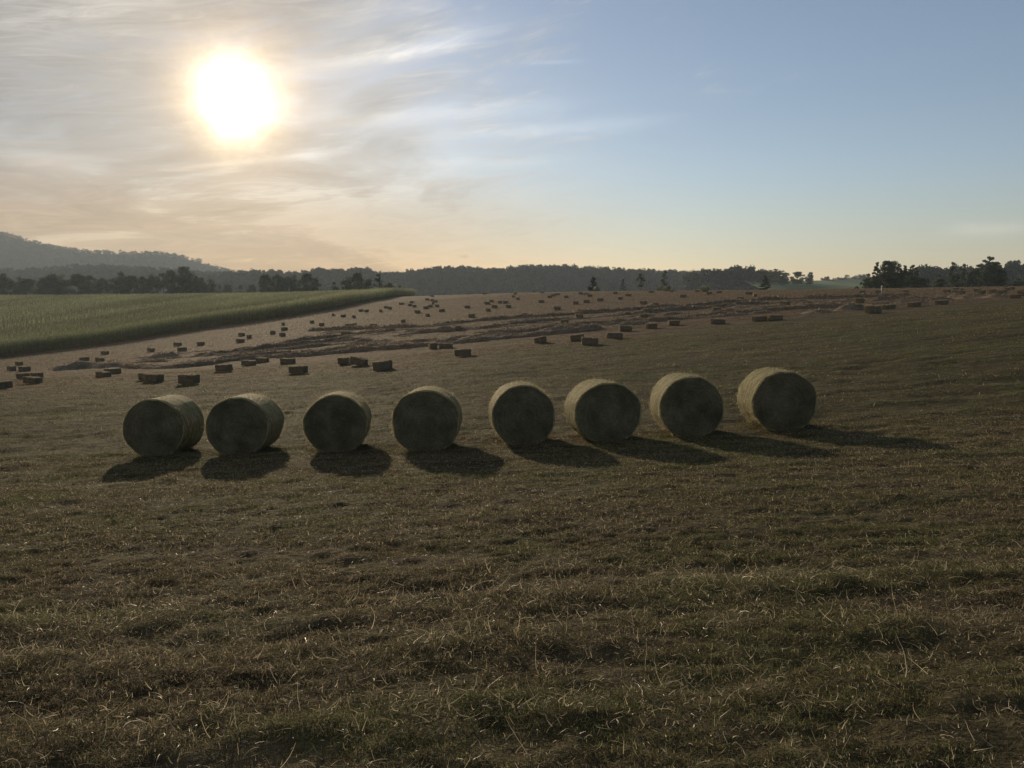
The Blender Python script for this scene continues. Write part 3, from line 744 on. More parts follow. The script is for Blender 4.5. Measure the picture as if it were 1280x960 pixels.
def hay_tangle(n_ridges, xr, f0, f1):
    Vs, Fs, Ts, Ms, o = [], [], [], [], 0
    for q in range(n_ridges):
        x0 = rng.uniform(*xr); t = rng.random(); v0 = f0(x0) * (1 - t) + f1(x0) * t
        X0, Y0 = hit(x0, v0); L = rng.uniform(1.5, 5.5); a = math.radians(rng.uniform(-8, 26))
        s = np.arange(0, L, 0.15); n = len(s); m = 7; sd = int(rng.integers(1, 9999))
        x = X0 + math.cos(a) * (s - L / 2); y = Y0 + math.sin(a) * (s - L / 2) + 0.5 * (fbm(s * 0.6 + sd, s * 0, sd, 2) - 0.5)
        A = np.sin(PI * s / L) ** 0.7 * (0.4 + 0.9 * fbm(s * 0.9 + sd, s * 0, sd + 1, 2)); hh = rng.uniform(0.10, 0.28); hw = rng.uniform(0.3, 0.65)
        rows = []
        for t_ in np.linspace(-1, 1, m):
            px = x - math.sin(a) * t_ * hw; py = y + math.cos(a) * t_ * hw
            rows.append(np.stack([px, py, height(px, py) + micro(px, py) + hh * A * (1 - t_ * t_) ** 0.8 * (0.5 + fbm(px * 3, py * 3, sd, 2)) - (0.04 if abs(t_) > 0.99 else 0.0)], 1))
        V = np.stack(rows, 1); ids = o + np.arange(n * m).reshape(n, m)
        qd = np.stack([ids[:-1, :-1], ids[1:, :-1], ids[1:, 1:], ids[:-1, 1:]], -1).reshape(-1, 4)
        Vs.append(V.reshape(-1, 3)); Fs.append(qd); Ts.append(np.ones((n * m, 4))); Ms.append(np.zeros(len(qd))); o += n * m
        nb = int(L * 45); i = rng.integers(0, n, nb); j = rng.integers(1, m - 1, nb); p0 = V[i, j] + rng.normal(0, 0.07, (nb, 3)) * np.array([1, 1, 0.2])
        tt = np.where(rng.random((nb, 1)) < 0.28, np.array([0.46, 0.38, 0.26]), np.array([0.15, 0.115, 0.08])) * rng.uniform(0.6, 1.3, (nb, 1))
        bv, bf, bt = blades(p0, rng.uniform(0, 2 * PI, nb), rng.uniform(0.12, 0.3, nb), rng.uniform(-0.2, 0.9, nb), rng.uniform(0.015, 0.04, nb), rng.uniform(-1.2, 0.3, nb), tt, 2)
        Vs.append(bv); Fs.append(bf + o); Ts.append(bt); Ms.append(np.ones(len(bf))); o += len(bv)
    return np.concatenate(Vs), np.concatenate(Fs), np.concatenate(Ts), np.concatenate(Ms)
lin = lambda pts: (lambda x: float(np.interp(x, [p[0] for p in pts], [p[1] for p in pts])))
lowl = lin([(150, 461), (300, 449), (450, 438), (600, 425), (760, 409), (960, 391), (1180, 379)])
highl = lin([(150, 449), (300, 434), (400, 416), (600, 403), (760, 392), (960, 378), (1180, 370)])
A1 = hay_tangle(80, (170, 640), lowl, highl); A2 = hay_tangle(70, (640, 1180), lowl, highl)
V = np.concatenate([A1[0], A2[0]]); Fq = np.concatenate([A1[1], A2[1] + len(A1[0])])
tag(link('scattered_hay', mesh_np('scattered_hay', V, [Fq], [M_windrow, M_blade], {'tint': np.concatenate([A1[2], A2[2]])}, smooth=True, matidx=np.concatenate([A1[3], A2[3]]))),
    'ragged tangle of loose hay strewn between the raked rows', 'hay', kind='stuff')

# ------------------------------------------------------------------ corn field
cpx = [(-130, 461), (0, 446.5), (40, 441), (80, 436), (120, 431), (160, 425.6), (210, 417.5), (260, 409.5), (320, 401.5), (370, 394), (420, 385.6), (480, 374), (499, 369)]
CE = np.array([hit(*p) for p in cpx])
dvec = CE[-1] - CE[-3]; dvec /= np.linalg.norm(dvec)
CE = np.vstack([CE, CE[-1] + dvec * 40])
cd = np.concatenate([[0], np.cumsum(np.linalg.norm(np.diff(CE, axis=0), axis=1))])
main = (CE[-2] - CE[1]); main /= np.linalg.norm(main); nrm = np.array([-main[1], main[0]])
px, py, edge = [], [], []
off = 0.0; rowi = 0
while off < 250:
    stp = 0.34 if off < 9 else (0.7 if off < 40 else 1.1)
    s = np.arange(0, cd[-1] + 0.001, stp) + rng.uniform(0, stp)
    s = s[s < cd[-1]]
    x = np.interp(s, cd, CE[:, 0]) + nrm[0] * off + rng.normal(0, 0.12, len(s)); y = np.interp(s, cd, CE[:, 1]) + nrm[1] * off + rng.normal(0, 0.12, len(s))
    px.append(x); py.append(y); edge.append(np.full(len(s), off))
    off += 0.6 if off < 12 else (1.3 if off < 60 else 1.9); rowi += 1
CX, CY, CO = map(np.concatenate, (px, py, edge))
k = (np.abs(CX / CY) < 0.95) & (CY < 420); CX, CY, CO = CX[k], CY[k], CO[k]
nC = len(CX)
ch = (2.35 + 0.35 * rng.normal(0, 0.5, nC) * np.where(CO < 6, 1.6, 1.0) + 0.55 * (fbm(CX * 0.05, CY * 0.05, 120, 3) - 0.5))
CZ = height(CX, CY)
patch = 0.1 + 1.75 * fbm((CX * main[0] + CY * main[1]) * 0.02, CO * 0.12, 130, 4)
parts = []
gC = np.array([0.25, 0.275, 0.15])
wsc = np.where(CO < 12, 1.0, 1.5)
stem_t = np.repeat(np.array([[0.12, 0.15, 0.05]]), nC, 0)
parts.append(blades(np.stack([CX, CY, CZ], 1), rng.uniform(0, 2 * PI, nC), ch, np.full(nC, 1.5), 0.05 * wsc, np.zeros(nC), stem_t * rng.uniform(0.7, 1.2, (nC, 1)), 1, roll=rng.uniform(0, PI, nC)))
for li in range(7):
    z0 = ch * (0.28 + 0.11 * li); az = (li % 2) * PI + rng.uniform(-0.7, 0.7, nC) + rng.integers(0, 2, nC) * 1.2
    tint = gC * (patch[:, None]) * rng.uniform(0.65, 1.3, (nC, 1)) * (0.75 + 0.06 * li)
    yel = rng.random((nC, 1)) < (0.75, 0.45, 0.15, 0.05, 0.04, 0.04, 0.04)[li]; tint = np.where(yel, np.array([0.30, 0.25, 0.15]), tint)
    parts.append(blades(np.stack([CX, CY, CZ + z0], 1), az, rng.uniform(0.6, 0.95, nC) * (1.0 + 0.15 * (wsc - 1)), rng.uniform(0.7, 1.2, nC), 0.085 * wsc * rng.uniform(0.8, 1.2, nC), rng.uniform(-1.9, -1.1, nC), tint, 2, roll=rng.uniform(-0.25, 0.25, nC)))
# tassels
parts.append(blades(np.stack([CX, CY, CZ + ch * 0.97], 1), rng.uniform(0, 2 * PI, nC), rng.uniform(0.2, 0.35, nC), rng.uniform(1.0, 1.5, nC), 0.045 * wsc, rng.uniform(-0.6, 0, nC), np.array([0.24, 0.21, 0.10]) * rng.uniform(0.7, 1.2, (nC, 1)), 1))
V, Fl, T = join_parts(parts)
tag(link('corn_field', mesh_np('corn_field', V, Fl, [M_corn], {'tint': T})), 'standing green corn field with a dark shaded edge above the baled strip', 'corn', kind='stuff')

# ------------------------------------------------------------------ trees
def tube(p0, p1, r0, r1, seg=6):
    p0, p1 = np.array(p0, float), np.array(p1, float); d = p1 - p0; d /= np.linalg.norm(d)
    a = np.cross(d, [0.3, 0.5, 0.81]); a /= np.linalg.norm(a); b = np.cross(d, a)
    t = np.linspace(0, 2 * PI, seg, endpoint=False)
    c0 = p0 + r0 * (np.cos(t)[:, None] * a + np.sin(t)[:, None] * b); c1 = p1 + r1 * (np.cos(t)[:, None] * a + np.sin(t)[:, None] * b)
    i = np.arange(seg); j = (i + 1) % seg
    return np.concatenate([c0, c1]), np.stack([i, j, j + seg, i + seg], 1)
def leaf_cloud(centers, radii, nper, size, base, flat=0.75):
    Vs, Ts = [], []
    for (c, r) in zip(centers, radii):
        n = int(nper * (r / np.mean(radii)) ** 2)
        d = rng.normal(0, 1, (n, 3)); d /= np.linalg.norm(d, axis=1)[:, None]
        p = np.array(c) + d * r * (rng.random((n, 1)) ** 0.35) * np.array([1, 1, flat])
        a = rng.normal(0, 1, (n, 3)); a /= np.linalg.norm(a, axis=1)[:, None]
        b = np.cross(a, rng.normal(0, 1, (n, 3))); b /= np.linalg.norm(b, axis=1)[:, None]
        s = size * rng.uniform(0.5, 1.3, (n, 1))
        V = np.stack([p - a * s * .5, p + b * s * .35, p + a * s * .5, p - b * s * .35], 1).reshape(-1, 3)
        t = np.array(base) * rng.uniform(0.75, 1.25) * rng.uniform(0.8, 1.2, (n, 1))
        Vs.append(V); Ts.append(np.repeat(np.concatenate([t, np.ones((n, 1))], 1), 4, axis=0))
    V = np.concatenate(Vs); T = np.concatenate(Ts)
    return V, np.arange(len(V)).reshape(-1, 4), T
def make_tree(kind, seed):
    """unit: a tree 10 m tall at the origin; returns trunk mesh, crown mesh"""
    global rng
    keep = rng; rng = np.random.default_rng(seed)
    tv, tf, o = [], [], 0
    def addt(*a):
        nonlocal o
        v, f = tube(*a); tv.append(v); tf.append(f + o); o += len(v)
    C, R = [], []
    base = (0.055, 0.075, 0.024)
    if kind == 'broad' or kind == 'loll':
        h0 = 1.2 if kind == 'broad' else 3.0
        lean = rng.normal(0, 0.25, 2)
        addt((0, 0, -0.5), (lean[0] * .4, lean[1] * .4, h0 + 1), 0.28, 0.2); addt((lean[0] * .4, lean[1] * .4, h0 + 1), (lean[0], lean[1], 8.4), 0.2, 0.05)
        nb = 38 if kind == 'broad' else 24
        for i in range(nb):
            z = rng.uniform(h0 + 0.6, 9.1); t = (z - h0) / (9.4 - h0)
            rad = (3.3 if kind == 'broad' else 3.0) * math.sqrt(max(0.05, 1 - (2 * t - 0.85) ** 2 / 1.25)) * rng.uniform(0.25, 1.0)
            a = rng.uniform(0, 2 * PI); c = (math.cos(a) * rad + lean[0] * t, math.sin(a) * rad + lean[1] * t, z)
            C.append(c); R.append(rng.uniform(0.8, 1.45) * (1.1 - 0.35 * t))
            zz = max(h0 * 0.7, z - 1.4 * rng.uniform(0.6, 1.2))
            addt((lean[0] * t, lean[1] * t, zz), c, 0.09 * (1.2 - t), 0.02, 5)
        C.append((lean[0], lean[1], 9.0)); R.append(0.95)
        for i in range(12):
            a = rng.uniform(0, 2 * PI); q_ = rng.uniform(0.8, 2.9); C.append((math.cos(a) * q_, math.sin(a) * q_, rng.uniform(0.7, 3.2))); R.append(rng.uniform(0.9, 1.5))
        V, Fq, T = leaf_cloud(C, R, 130, 0.42, base)
    elif kind == 'open':      # sparse crown, sky shows through
        addt((0, 0, -0.5), (0.2, 0, 6.5), 0.2, 0.12); addt((0.2, 0, 6.5), (0.1, 0.1, 9.2), 0.12, 0.04)
        for i in range(28):
            z = rng.uniform(2.4, 9.4); rad = rng.uniform(0.2, 1.0) * 2.5 * math.sqrt(max(0.02, 1 - ((z - 5.0) / 4.6) ** 2)); a = rng.uniform(0, 2 * PI)
            c = (math.cos(a) * rad, math.sin(a) * rad, z); C.append(c); R.append(rng.uniform(0.3, 0.85))
            addt((0.15, 0, max(2.0, z - 1.2)), c, 0.07, 0.02, 5)
        V, Fq, T = leaf_cloud(C, R, 80, 0.34, base)
    elif kind == 'cedar':     # dense pyramidal evergreen, ragged
        addt((0, 0, -0.5), (0, 0, 9.6), 0.22, 0.03)
        for i in range(46):
            z = 0.5 + 9.3 * (i / 46.0) ; rad = 2.5 * (1 - z / 10.3) ** 0.7 * rng.uniform(0.35, 1.05); a = rng.uniform(0, 2 * PI)
            c = (math.cos(a) * rad, math.sin(a) * rad, z); C.append(c); R.append(rng.uniform(0.5, 0.95) * (1.15 - 0.6 * z / 10))
            addt((0, 0, z - 0.2), c, 0.05, 0.015, 4)
        V, Fq, T = leaf_cloud(C, R, 110, 0.34, (0.036, 0.052, 0.022))
    elif kind == 'spindly':   # thin conifer with tiers and gaps
        addt((0, 0, -0.5), (0, 0, 9.8), 0.16, 0.02)
        for i in range(30):
            z = 1.0 + 8.7 * (i / 30.0); rad = 1.7 * (1 - z / 10.4) * rng.uniform(0.3, 1.1) + 0.08; a = rng.uniform(0, 2 * PI)
            c = (math.cos(a) * rad, math.sin(a) * rad, z); C.append(c); R.append(rng.uniform(0.28, 0.6))
            addt((0, 0, z), c, 0.04, 0.01, 4)
        V, Fq, T = leaf_cloud(C, R, 60, 0.3, (0.036, 0.052, 0.022), 0.5)
    else:                     # bush, foliage to the ground
        addt((0, 0, -0.4), (0, 0, 5), 0.2, 0.05)
        for i in range(26):
            z = rng.uniform(0.8, 8.6); rad = 4.0 * math.sqrt(max(0.03, 1 - (z / 9.8) ** 2)) * rng.uniform(0.3, 1.0); a = rng.uniform(0, 2 * PI)
            C.append((math.cos(a) * rad, math.sin(a) * rad, z)); R.append(rng.uniform(1.1, 1.8))
            addt((0, 0, max(0, z - 2)), C[-1], 0.06, 0.02, 4)
        V, Fq, T = leaf_cloud(C, R, 150, 0.5, base)
    rng = keep
    V[:, 2] = np.maximum(V[:, 2], 0.05)
    return mesh_np('trunk', np.concatenate(tv), [np.concatenate(tf)], [M_bark], smooth=True), mesh_np('crown', V, [Fq], [M_leaf], {'tint': T})
KINDS = {'broad': [make_tree('broad', s) for s in (1, 2, 3, 4)], 'loll': [make_tree('loll', s) for s in (11, 12)], 'open': [make_tree('open', s) for s in (21, 22, 23)],
         'cedar': [make_tree('cedar', s) for s in (31, 32, 33)], 'spindly': [make_tree('spindly', s) for s in (41, 42)], 'bush': [make_tree('bush', s) for s in (51, 52)]}
tcount = 0
WID = {'broad': 7.6, 'loll': 7.2, 'open': 5.4, 'cedar': 5.6, 'spindly': 3.4, 'bush': 9.6}
def tree(kind, x, vtop, Y, label, group=None, name='tree', width=None, base_z=None):
    """top of the tree at photo point (x, vtop), at distance Y"""
    global tcount
    X, _, ztop = world_at(x, vtop, Y)
    gz = float(height(X, Y)) if base_z is None else base_z
    h = ztop - gz; s = h / 9.85
    wpx = WID[kind] * s * F / Y
    sx = s if width is None else s * width / wpx
    r = bpy.data.objects.new(name, None); COL.objects.link(r); r.location = (X, Y, gz - 0.05)
    v = KINDS[kind]; tm, cm = v[tcount % len(v)]; tcount += 1
    for nm, m in (('trunk', tm), ('crown', cm)):
        o = link(nm, m, r); o.scale = (sx, sx, s)
    r.rotation_euler = (0, 0, rng.uniform(0, 2 * PI))
    tag(r, label, 'tree', group)
TL = [(-14, 343, 400, 30), (4, 340, 395, 26), (20, 345, 400, 26), (36, 347, 405, 26), (52, 346, 395, 24), (66, 341, 400, 30), (80, 342, 410, 28), (97, 341, 392, 28), (112, 343, 400, 26),
      (128, 346, 410, 24), (148, 338, 388, 30), (163, 343, 395, 28), (178, 344, 385, 22), (190, 342, 400, 26), (203, 340, 390, 24), (213, 336, 396, 24), (231, 331.5, 380, 34), (246, 344, 390, 24), (259, 348, 400, 26)]
for i, (x, v, Y, w) in enumerate(TL):
    k = 'open' if i in (14,) else 'broad'
    if x == 231: lab = 'tallest tree of the hazy line behind the corn, standing above its neighbours'
    elif x == 148: lab = 'rounded tree peaking midway along the hazy tree line behind the corn'
    else: lab = '%s tree of the left hazy tree line behind the corn, counted from left' % (ORD + ['sixteenth', 'seventeenth', 'eighteenth', 'nineteenth'])[i]
    tree(k, x, v, Y, lab, 'hazy tree line behind the corn', 'broadleaf_tree', w)
for i, (x, v, Y, w) in enumerate([(272, 353, 420, 18), (285, 354, 430, 20), (300, 353, 430, 18), (314, 354, 425, 18)]):
    tree('bush', x, v, Y, '%s low bush from the left in the dip between two tree groups behind corn' % ORD[i], 'low bushes behind the corn', 'bush', w)
for i, (x, v, Y, w) in enumerate([(331, 341.5, 360, 22), (346, 342, 365, 24), (359, 344.5, 370, 20), (371, 343, 360, 22), (384, 340, 350, 26), (395, 346, 352, 16)]):
    tree('broad', x, v, Y, '%s tree from the left in the block of trees behind mid corn' % ORD[i], 'block of trees behind the corn', 'broadleaf_tree', w)
for i, (x, v, Y, w, k) in enumerate([(419, 350, 320, 14, 'bush'), (432, 345, 318, 18, 'broad'), (447, 339.5, 310, 24, 'broad'), (460, 347, 312, 14, 'bush'), (473, 341.5, 305, 20, 'open'), (487, 352, 300, 20, 'bush'), (499, 355, 295, 16, 'bush')]):
    tree(k, x, v, Y, '%s tree or bush from the left in the group at the corn corner' % ORD[i], 'trees at the corn corner', 'broadleaf_tree' if k != 'bush' else 'bush', w)
tree('cedar', 742, 345.5, 225, 'cone-shaped dark bush alone on the crest right of centre', None, 'evergreen_bush', 17)
tree('spindly', 779, 348, 235, 'thinnest small tree on the crest, left of two taller ones', 'slim trees on the crest', 'slim_tree', 9)
tree('open', 801.5, 341, 232, 'slim leafy tree on the crest, middle one of three', 'slim trees on the crest', 'slim_tree', 13)
tree('spindly', 831, 337, 238, 'spindly pointed conifer on the crest above the ridge line', 'slim trees on the crest', 'conifer_tree', 13)
tree('cedar', 957, 344, 235, 'dark conical tree at the left edge of the green meadow', None, 'conifer_tree', 15)
for i, (x, v, w, k, lab) in enumerate([(968, 335.5, 18, 'open', 'airy tree on the meadow top, left one with sky through it'), (980, 337.5, 17, 'broad', 'rounded tree on the meadow top touching the airy one'), (997, 339, 19, 'broad', 'wide rounded tree on the meadow top with a gap of sky beneath'), (1013, 339.5, 11, 'broad', 'smallest rounded tree at the right end of the meadow top trees')]):
    X, Y, Z = world_at(x, 353.5, 560)
    tree(k, x, v, 560, lab, 'trees along the meadow top', 'meadow_tree', w, base_z=Z - 1)
for i, (x, v, Y, w, k) in enumerate([(1084, 340, 238, 16, 'bush'), (1097, 327.5, 236, 18, 'cedar'), (1110, 324.5, 232, 24, 'broad'), (1119, 325, 240, 24, 'broad'), (1131, 331.5, 236, 18, 'cedar'), (1141, 330, 234, 17, 'open'), (1148, 338.5, 238, 20, 'bush'), (1157, 347, 236, 16, 'bush'), (1090, 344, 230, 20, 'bush'), (1104, 338, 229, 26, 'bush'), (1124, 338, 229, 30, 'bush'), (1140, 343, 230, 24, 'bush')]):
    lab = ['low round bush at the left foot of the big dark clump', 'narrow evergreen rising from the left of the big dark clump', 'tallest tree crowning the big dark clump', 'broad tree just right of the tallest in the dark clump',
           'pointed evergreen right of the crown of the dark clump', 'thin-topped tree poking out at the right of the dark clump', 'rounded bush on the right shoulder of the dark clump', 'lowest bush at the right foot of the dark clump',
           'leafy bush filling the front left of the dark clump', 'large bush under the tallest tree of the dark clump', 'widest bush filling the middle front of the dark clump', 'bush filling the front right of the dark clump'][i]
    tree(k, x, v, Y, lab, 'big dark tree clump on the crest', 'bush' if k == 'bush' else 'clump_tree', w)
for i, (x, v, Y, w, k, lab) in enumerate([
    (1002.5, 360.8, 238, 5, 'bush', 'tiny lone dark shrub on the crest in front of the green meadow'),
    (1071, 357.5, 215, 7, 'bush', 'tiny round shrub just left of the dark clump'),
    (1176, 341, 262, 18, 'bush', 'dark bush beside the thin-topped trees, nearest the clump'),
    (1191.5, 327, 255, 12, 'open', 'thin tree with a tuft of leaves against the sky, left one'),
    (1204, 328.5, 255, 13, 'open', 'thin tree with a tuft of leaves against the sky, right one'),
    (1196, 341, 262, 24, 'bush', 'wide bush under the two thin tufted trees'),
    (1218, 337.5, 258, 20, 'broad', 'dark tree between the tufted trees and the tall gappy tree'),
    (1224, 329.5, 250, 14, 'open', 'slender tree leaning on the left of the tall gappy tree'),
    (1238, 319, 246, 25, 'open', 'tall gappy tree, highest on the right side'),
    (1243, 330, 248, 26, 'broad', 'dense tree filling the space below the tall gappy tree'),
    (1252, 336, 250, 18, 'broad', 'dense tree at the right foot of the tall gappy tree'),
    (1232, 338, 244, 24, 'bush', 'large bush at the foot of the tall gappy tree'),
    (1273, 347, 258, 22, 'bush', 'dark low bush beside the right picture edge')]):
    tree(k, x, v, Y, lab, 'trees on the right rise', 'bush' if k == 'bush' else 'rise_tree', w)

# ------------------------------------------------------------------ hills and far woods
BASEZ = -17.0
def hill(name, ridge, Y, front=220, back=260, mat=M_hill, low=0.0, kindname=None, tilt=0.0):
    """ridge: photo points; a real hill whose crest runs through them at distance Y (+tilt per photo pixel)"""
    xs = np.arange(ridge[0][0], ridge[-1][0] + 0.1, 4.0)
    vs = np.interp(xs, [p[0] for p in ridge], [p[1] for p in ridge])
    if len(vs) > 12:
        vs = np.convolve(np.pad(vs, 2, 'reflect', reflect_type='odd'), np.ones(5) / 5, 'valid')
    Yr = Y + tilt * (xs - xs[0])
    D = v_to_drop(vs, Yr); zc = Yr * cT + D * sT; Xr = (xs - 640) / F * zc; Zr = -D - low
    T = np.concatenate([np.linspace(-1, 0, 13), np.linspace(0, 1, 8)[1:]])
    rows = []
    for t in T:
        f = (0.5 + 0.5 * math.cos(PI * t)) ** 0.8 if t > 0 else (1 - abs(t)) ** 0.95
        yy = Yr + (front * t if t < 0 else back * t)
        zz = BASEZ - 3 + (Zr - BASEZ + 3) * f + (8 * (fbm(Xr * 0.012, yy * 0.012, 200, 3) - 0.5)) * math.sin(PI * abs(t))
        rows.append(np.stack([Xr, yy, zz], 1))
    V = np.stack(rows, 0); n, m = V.shape[:2]
    ids = np.arange(n * m).reshape(n, m)
    q = np.stack([ids[:-1, :-1], ids[:-1, 1:], ids[1:, 1:], ids[1:, :-1]], -1).reshape(-1, 4)
    o = link(name, mesh_np(name, V.reshape(-1, 3), [q], [mat], smooth=True)); tag(o, kind='structure')
    return V, T
_woodtpl = []
for s in range(5):
    keep = rng; rng = np.random.default_rng(500 + s)
    C = [(rng.normal(0, 1.6), rng.normal(0, 1.6), rng.uniform(0.5, 8)) for _ in range(12)]; R = [rng.uniform(1.3, 2.4) for _ in C]
    v, f, t = leaf_cloud(C, R, 22, 1.5, (0.032, 0.044, 0.020)); rng = keep
    _woodtpl.append((v, t))
def woods(name, V, count, label, size=1.0, rows=(0, 13), sub=1, vary=0.3):
    """tree crowns over a hillside, one mass"""
    n, m = V.shape[:2]; Vs, Ts = [], []
    for _ in range(count):
        a = rng.uniform(rows[0], min(rows[1], n - 1.01)); b = rng.uniform(0, m - 1.01)
        if rng.random() < 0.25: a = rng.uniform(11.2, 12.6)      # crowd the crest so the skyline is trees
        i, j = int(a), int(b); fa, fb = a - i, b - j
        p = (V[i, j] * (1 - fb) + V[i, j + 1] * fb) * (1 - fa) + (V[i + 1, j] * (1 - fb) + V[i + 1, j + 1] * fb) * fa
        tv, tt = _woodtpl[rng.integers(0, 5)]
        if sub > 1:
            nq = len(tv) // 4; sel = (np.arange(0, nq, sub)[:, None] * 4 + np.arange(4)).ravel(); tv, tt = tv[sel], tt[sel]
        s = size * (rng.uniform(0.7, 1.25) if a < 11 else rng.uniform(0.5, 1.5)); r = rng.uniform(0, 2 * PI); c_, s_ = math.cos(r), math.sin(r)
        q = tv * np.array([s, s, s * rng.uniform(0.85, 1.15)])
        q = np.stack([q[:, 0] * c_ - q[:, 1] * s_, q[:, 0] * s_ + q[:, 1] * c_, q[:, 2]], 1) + p
        t2 = tt * np.array([*(rng.uniform(1 - vary, 1 + vary) * np.array([1.0 + 0.15 * rng.random(), 1, 0.9])), 1])
        Vs.append(q); Ts.append(t2)
    V_ = np.concatenate(Vs)
    tag(link(name, mesh_np(name, V_, [np.arange(len(V_)).reshape(-1, 4)], [M_leaf], {'tint': np.concatenate(Ts)})), label, 'woods', kind='stuff')
# far mountain on the left
R1 = [(-260, 268), (-120, 272), (-40, 280), (0, 291), (20, 296), (40, 302), (75, 309), (110, 313), (150, 315), (185, 314), (200, 315), (225, 320), (245, 326), (262, 332), (280, 337), (320, 341), (400, 346), (520, 353), (640, 358)]
V1, _ = hill('mountain', R1, 1750, 430, 600, low=6)
woods('mountain_woods', V1, 4200, 'hazy woods covering the long mountain at the left horizon', 0.8, sub=2, vary=0.12)
# lower wooded spur before it
V2, _ = hill('wooded_spur', [(-160, 342), (-40, 338), (40, 337), (90, 333), (150, 334), (200, 337), (250, 342), (310, 347), (360, 352)], 1050, 190, 300, low=6)
woods('spur_woods', V2, 2000, 'hazy lower woods between the tree line and the mountain', 0.8, vary=0.2)
# long wooded ridge across the middle
R3 = [(262, 345), (290, 341), (310, 341), (340, 340), (370, 341.5), (395, 338), (407, 335.5), (430, 338), (455, 337.5), (480, 342), (505, 341), (520, 339.5), (545, 336.5), (580, 334.5), (600, 337), (615, 338), (640, 335), (665, 333.5), (700, 333.5), (735, 335.5), (770, 338), (800, 339), (840, 340), (870, 341.5), (890, 340)]
V3, _ = hill('wooded_ridge', R3, 900, 165, 260, low=7)
woods('ridge_woods', V3, 3000, 'dark wooded ridge running along the middle of the horizon', 0.8, vary=0.25)
# nearer dark wood right of centre
V4, _ = hill('wooded_knoll', [(862, 347), (885, 341), (905, 339.5), (920, 337), (935, 337), (950, 340), (966, 344), (985, 352)], 640, 110, 130, low=7)
woods('knoll_woods', V4, 420, 'darker wood on the knoll beside the meadow trees', 0.85)
# green meadow hill, and a farther one with a hedge on top
V5, _ = hill('meadow_hill', [(930, 352), (960, 353), (1000, 353), (1030, 355), (1060, 357), (1100, 358)], 600, 170, 160, mat=M_meadow)
V6, _ = hill('far_meadow_hill', [(960, 351), (1000, 351), (1030, 350.5), (1050, 348), (1075, 346.5), (1110, 346), (1200, 346)], 950, 240, 260, mat=M_meadow)
V6b = V6.copy(); V6b[:, :, 2] -= 3
m0 = int((1030 - 960) / 4)
woods('far_hedge', V6b[:, m0:], 150, 'distant hedge and trees along the far meadow skyline', 0.55, rows=(11.3, 12.8))
# woods on the right
V7, _ = hill('right_wooded_hill', [(1120, 350), (1150, 340), (1165, 337), (1190, 338), (1215, 337), (1240, 334), (1262, 330), (1280, 332), (1330, 334), (1420, 330), (1500, 334)], 560, 150, 200, low=7)
woods('right_woods', V7, 1000, 'dark woods behind the right trees', 0.8)

# ------------------------------------------------------------------ haze
m, nt, out = newmat('thin_evening_haze')
pv = N(nt, 'ShaderNodeVolumePrincipled')
pv.inputs['Color'].default_value = (0.70, 0.84, 1.0, 1); pv.inputs['Density'].default_value = 0.000145; pv.inputs['Anisotropy'].default_value = 0.30
nt.links.new(pv.outputs[0], out.inputs['Volume'])
hb = link('haze', box_mesh('haze', 5600, 3500, 240, m), None, (0, 1300, -42))
tag(hb, 'thin pale evening haze over the fields', 'haze', kind='stuff')

# ------------------------------------------------------------------ sun and sky
SX, SV = 297, 125
d = np.array([(SX - 640) / F, 1.0, -(SV - 480) / F])          # camera space (right, forward, up)
w_ = np.array([d[0], d[1] * cT + d[2] * sT, -d[1] * sT + d[2] * cT]); w_ /= np.linalg.norm(w_)
SUN = w_; elev = math.asin(w_[2]); azi = math.atan2(w_[0], w_[1])   # azimuth from +Y towards +X
print('SUN elev', math.degrees(elev), 'az', math.degrees(azi))
sl = bpy.data.lights.new('sun', 'SUN'); sl.energy = 4.5; sl.angle = math.radians(0.6); sl.color = (1.0, 0.80, 0.55)
so = bpy.data.objects.new('sun', sl); COL.objects.link(so)
import mathutils
lamp = SUN.copy(); lamp[2] -= 0.012
so.rotation_euler = mathutils.Vector(-lamp).to_track_quat('-Z', 'Y').to_euler()

w = bpy.data.worlds.new('World'); sc.world = w; w.use_nodes = True
nt = w.node_tree; nt.nodes.clear()
wo = N(nt, 'ShaderNodeOutputWorld'); bg = N(nt, 'ShaderNodeBackground'); nt.links.new(bg.outputs[0], wo.inputs[0])
sky = N(nt, 'ShaderNodeTexSky', sky_type='NISHITA'); sky.sun_disc = False
sky.sun_elevation = elev; sky.sun_rotation = azi; sky.altitude = 300; sky.air_density = 1.0; sky.dust_density = 0.3; sky.ozone_density = 1.6
STRENGTH = 0.085
bg.inputs['Strength'].default_value = STRENGTH
tc = N(nt, 'ShaderNodeTexCoord'); Dn = N(nt, 'ShaderNodeVectorMath', operation='NORMALIZE'); nt.links.new(tc.outputs['Generated'], Dn.inputs[0]); Dv = Dn.outputs[0]
dot = N(nt, 'ShaderNodeVectorMath', operation='DOT_PRODUCT'); nt.links.new(Dv, dot.inputs[0]); dot.inputs[1].default_value = tuple(SUN)
ang = math_n(nt, 'MULTIPLY', math_n(nt, 'ARCCOSINE', math_n(nt, 'MINIMUM', dot.outputs['Value'], 0.999999)), 180 / PI)   # degrees from the sun
sep = N(nt, 'ShaderNodeSeparateXYZ'); nt.links.new(Dv, sep.inputs[0])
zz = math_n(nt, 'ADD', math_n(nt, 'MAXIMUM', sep.outputs[2], 0.0), 0.17)
cb = N(nt, 'ShaderNodeCombineXYZ')
nt.links.new(math_n(nt, 'DIVIDE', sep.outputs[0], zz), cb.inputs[0]); nt.links.new(math_n(nt, 'DIVIDE', sep.outputs[1], zz), cb.inputs[1])
